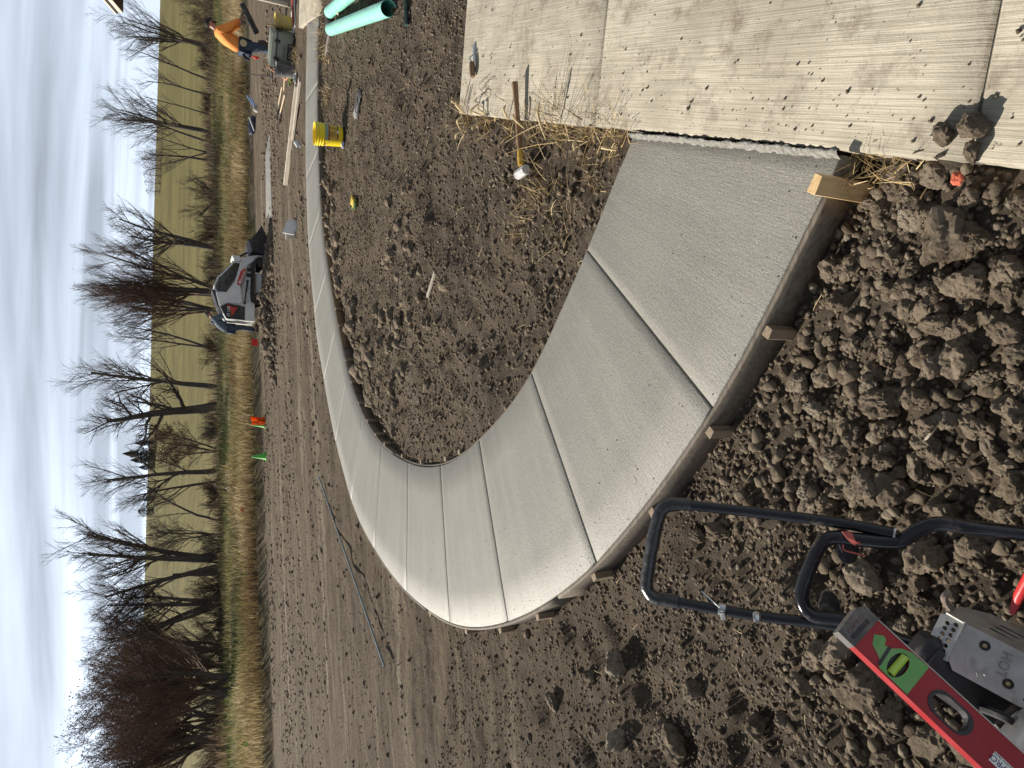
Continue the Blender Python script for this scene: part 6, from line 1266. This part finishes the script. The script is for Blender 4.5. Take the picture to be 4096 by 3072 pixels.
def cap_shell(V0, r, z0, m, name, parent, HM, sx=1.0):
    prof = [(r * math.cos(a), z0 + r * .95 * math.sin(a)) for a in np.linspace(0, PI / 2 - .02, 8)] + [(.001, z0 + r * .95)]; o = lathe(name, prof, m, parent, 22); o.matrix_local = HM @ Matrix.Diagonal((sx, .95, 1, 1)); return o
W = DY(602, 118, 16.8); wz = float(ground_z(W[:1], W[1:2])[0])
J = dict(pelvis=(0, 0, .95), spine=(.05, 0, 1.12), chest=(.16, 0, 1.35), neck=(.27, 0, 1.49), head0=(.31, 0, 1.54), head1=(.36, 0, 1.62), head2=(.375, 0, 1.70),
         hipl=(.0, .10, .90), kneel=(.10, .12, .50), ankl=(-.04, .13, .10), toel=(.12, .14, .05), hipr=(.0, -.10, .90), kneer=(.06, -.12, .50), ankr=(-.10, -.13, .10), toer=(.06, -.14, .05),
         shol=(.20, .20, 1.41), elbl=(.38, .24, 1.20), wril=(.52, .14, .98), handl=(.59, .10, .94), shor=(.20, -.20, 1.41), elbr=(.36, -.25, 1.16), wrir=(.52, -.17, 1.02), handr=(.58, -.14, .97))
wk, HM = person('man in orange shirt and jeans holding a finishing float behind the cooler', (W[0], W[1], wz), math.radians(-8), J, None, ORS, JEAN)
cap_shell(0, .108, .012, CAPB, 'cap', wk, HM, 1.08); bm = bmesh.new(); g = [[bm.verts.new((-.085 - .085 * f * math.cos(a), .088 * math.sin(a) * (1 - .1 * f), .018 - .02 * f)) for a in np.linspace(-1.2, 1.2, 9)] for f in (0, .5, 1)]
for i in range(2):
    for k in range(8): bm.faces.new((g[i][k], g[i][k + 1], g[i + 1][k + 1], g[i + 1][k]))
bmesh.ops.solidify(bm, geom=list(bm.faces), thickness=.005); br = frombm('cap_brim', bm, CAPB, wk, True); br.matrix_local = HM
bd = tube('beard', curve([HM @ Vector((.03, -.075, -.035)), HM @ Vector((.085, -.03, -.075)), HM @ Vector((.085, .03, -.075)), HM @ Vector((.03, .075, -.035))], 5), .022, HAIRB, wk, 8)
for s in (-1, 1): tube('knee_pad', [(.11, s * .12, .60), (.13, s * .12, .50), (.10, s * .12, .40)], [.07, .088, .07], PAD, wk, 12)
tube('tape_roll', [(.02, -.21, .93), (.02, -.245, .93)], .075, M('tan_tape', (.52, .42, .26), None, 8, .7), wk, 20); crumple_o = tube('back_pocket_gloves', [(-.17, -.06, .92), (-.26, -.07, .86), (-.28, -.08, .78)], [.03, .05, .03], BLK, wk, 8); tube('red_rag', [(-.16, -.04, .72), (-.20, -.06, .64), (-.17, -.06, .58)], [.015, .035, .02], REDF, wk, 8)
fl = thing('finishing_float', 'long dark finishing float held by the man in orange', 'float', (W[0], W[1], wz), math.radians(-8)); box('blade', (.62, -.10, .80), (.66, .09, .11), BLK, fl, Euler((0, math.radians(-30), 0)), .006); tube('handle', curve([(.48, -.14, .88), (.52, -.15, .97), (.64, -.13, .98), (.72, -.11, .92)], 5), .014, LBK, fl, 8)
W2 = DY(572, 713, 24.75); wz2 = DY(438, 713, 24.75)[2] - 1.74
J2 = dict(pelvis=(0, 0, .95), spine=(.07, 0, 1.12), chest=(.22, 0, 1.33), neck=(.36, 0, 1.45), head0=(.41, 0, 1.50), head1=(.47, 0, 1.57), head2=(.49, 0, 1.65),
          hipl=(.0, .10, .90), kneel=(.08, .12, .50), ankl=(.02, .13, .10), toel=(.16, .14, .05), hipr=(.0, -.10, .90), kneer=(.04, -.12, .50), ankr=(-.06, -.13, .10), toer=(.10, -.14, .05),
          shol=(.28, .20, 1.37), elbl=(.44, .24, 1.14), wril=(.64, .16, 1.12), handl=(.72, .13, 1.10), shor=(.28, -.20, 1.37), elbr=(.42, -.24, 1.12), wrir=(.62, -.16, 1.08), handr=(.70, -.13, 1.06))
w2, HM2 = person('man in blue-grey hoodie and jeans bending over the back of the loader', (W2[0], W2[1], wz2), math.radians(2), J2, None, HOOD, JEAN)
cap_shell(0, .106, .004, HAIRB, 'hair', w2, HM2, 1.0); tube('back_hair', [HM2 @ Vector((-.06, 0, .04)), HM2 @ Vector((-.075, 0, -.02)), HM2 @ Vector((-.06, 0, -.06))], [.05, .055, .03], HAIRB, w2, 10); tube('hood', curve([(.20, .09, 1.44), (.16, .0, 1.42), (.20, -.09, 1.44)], 5), .055, HOOD, w2, 10)
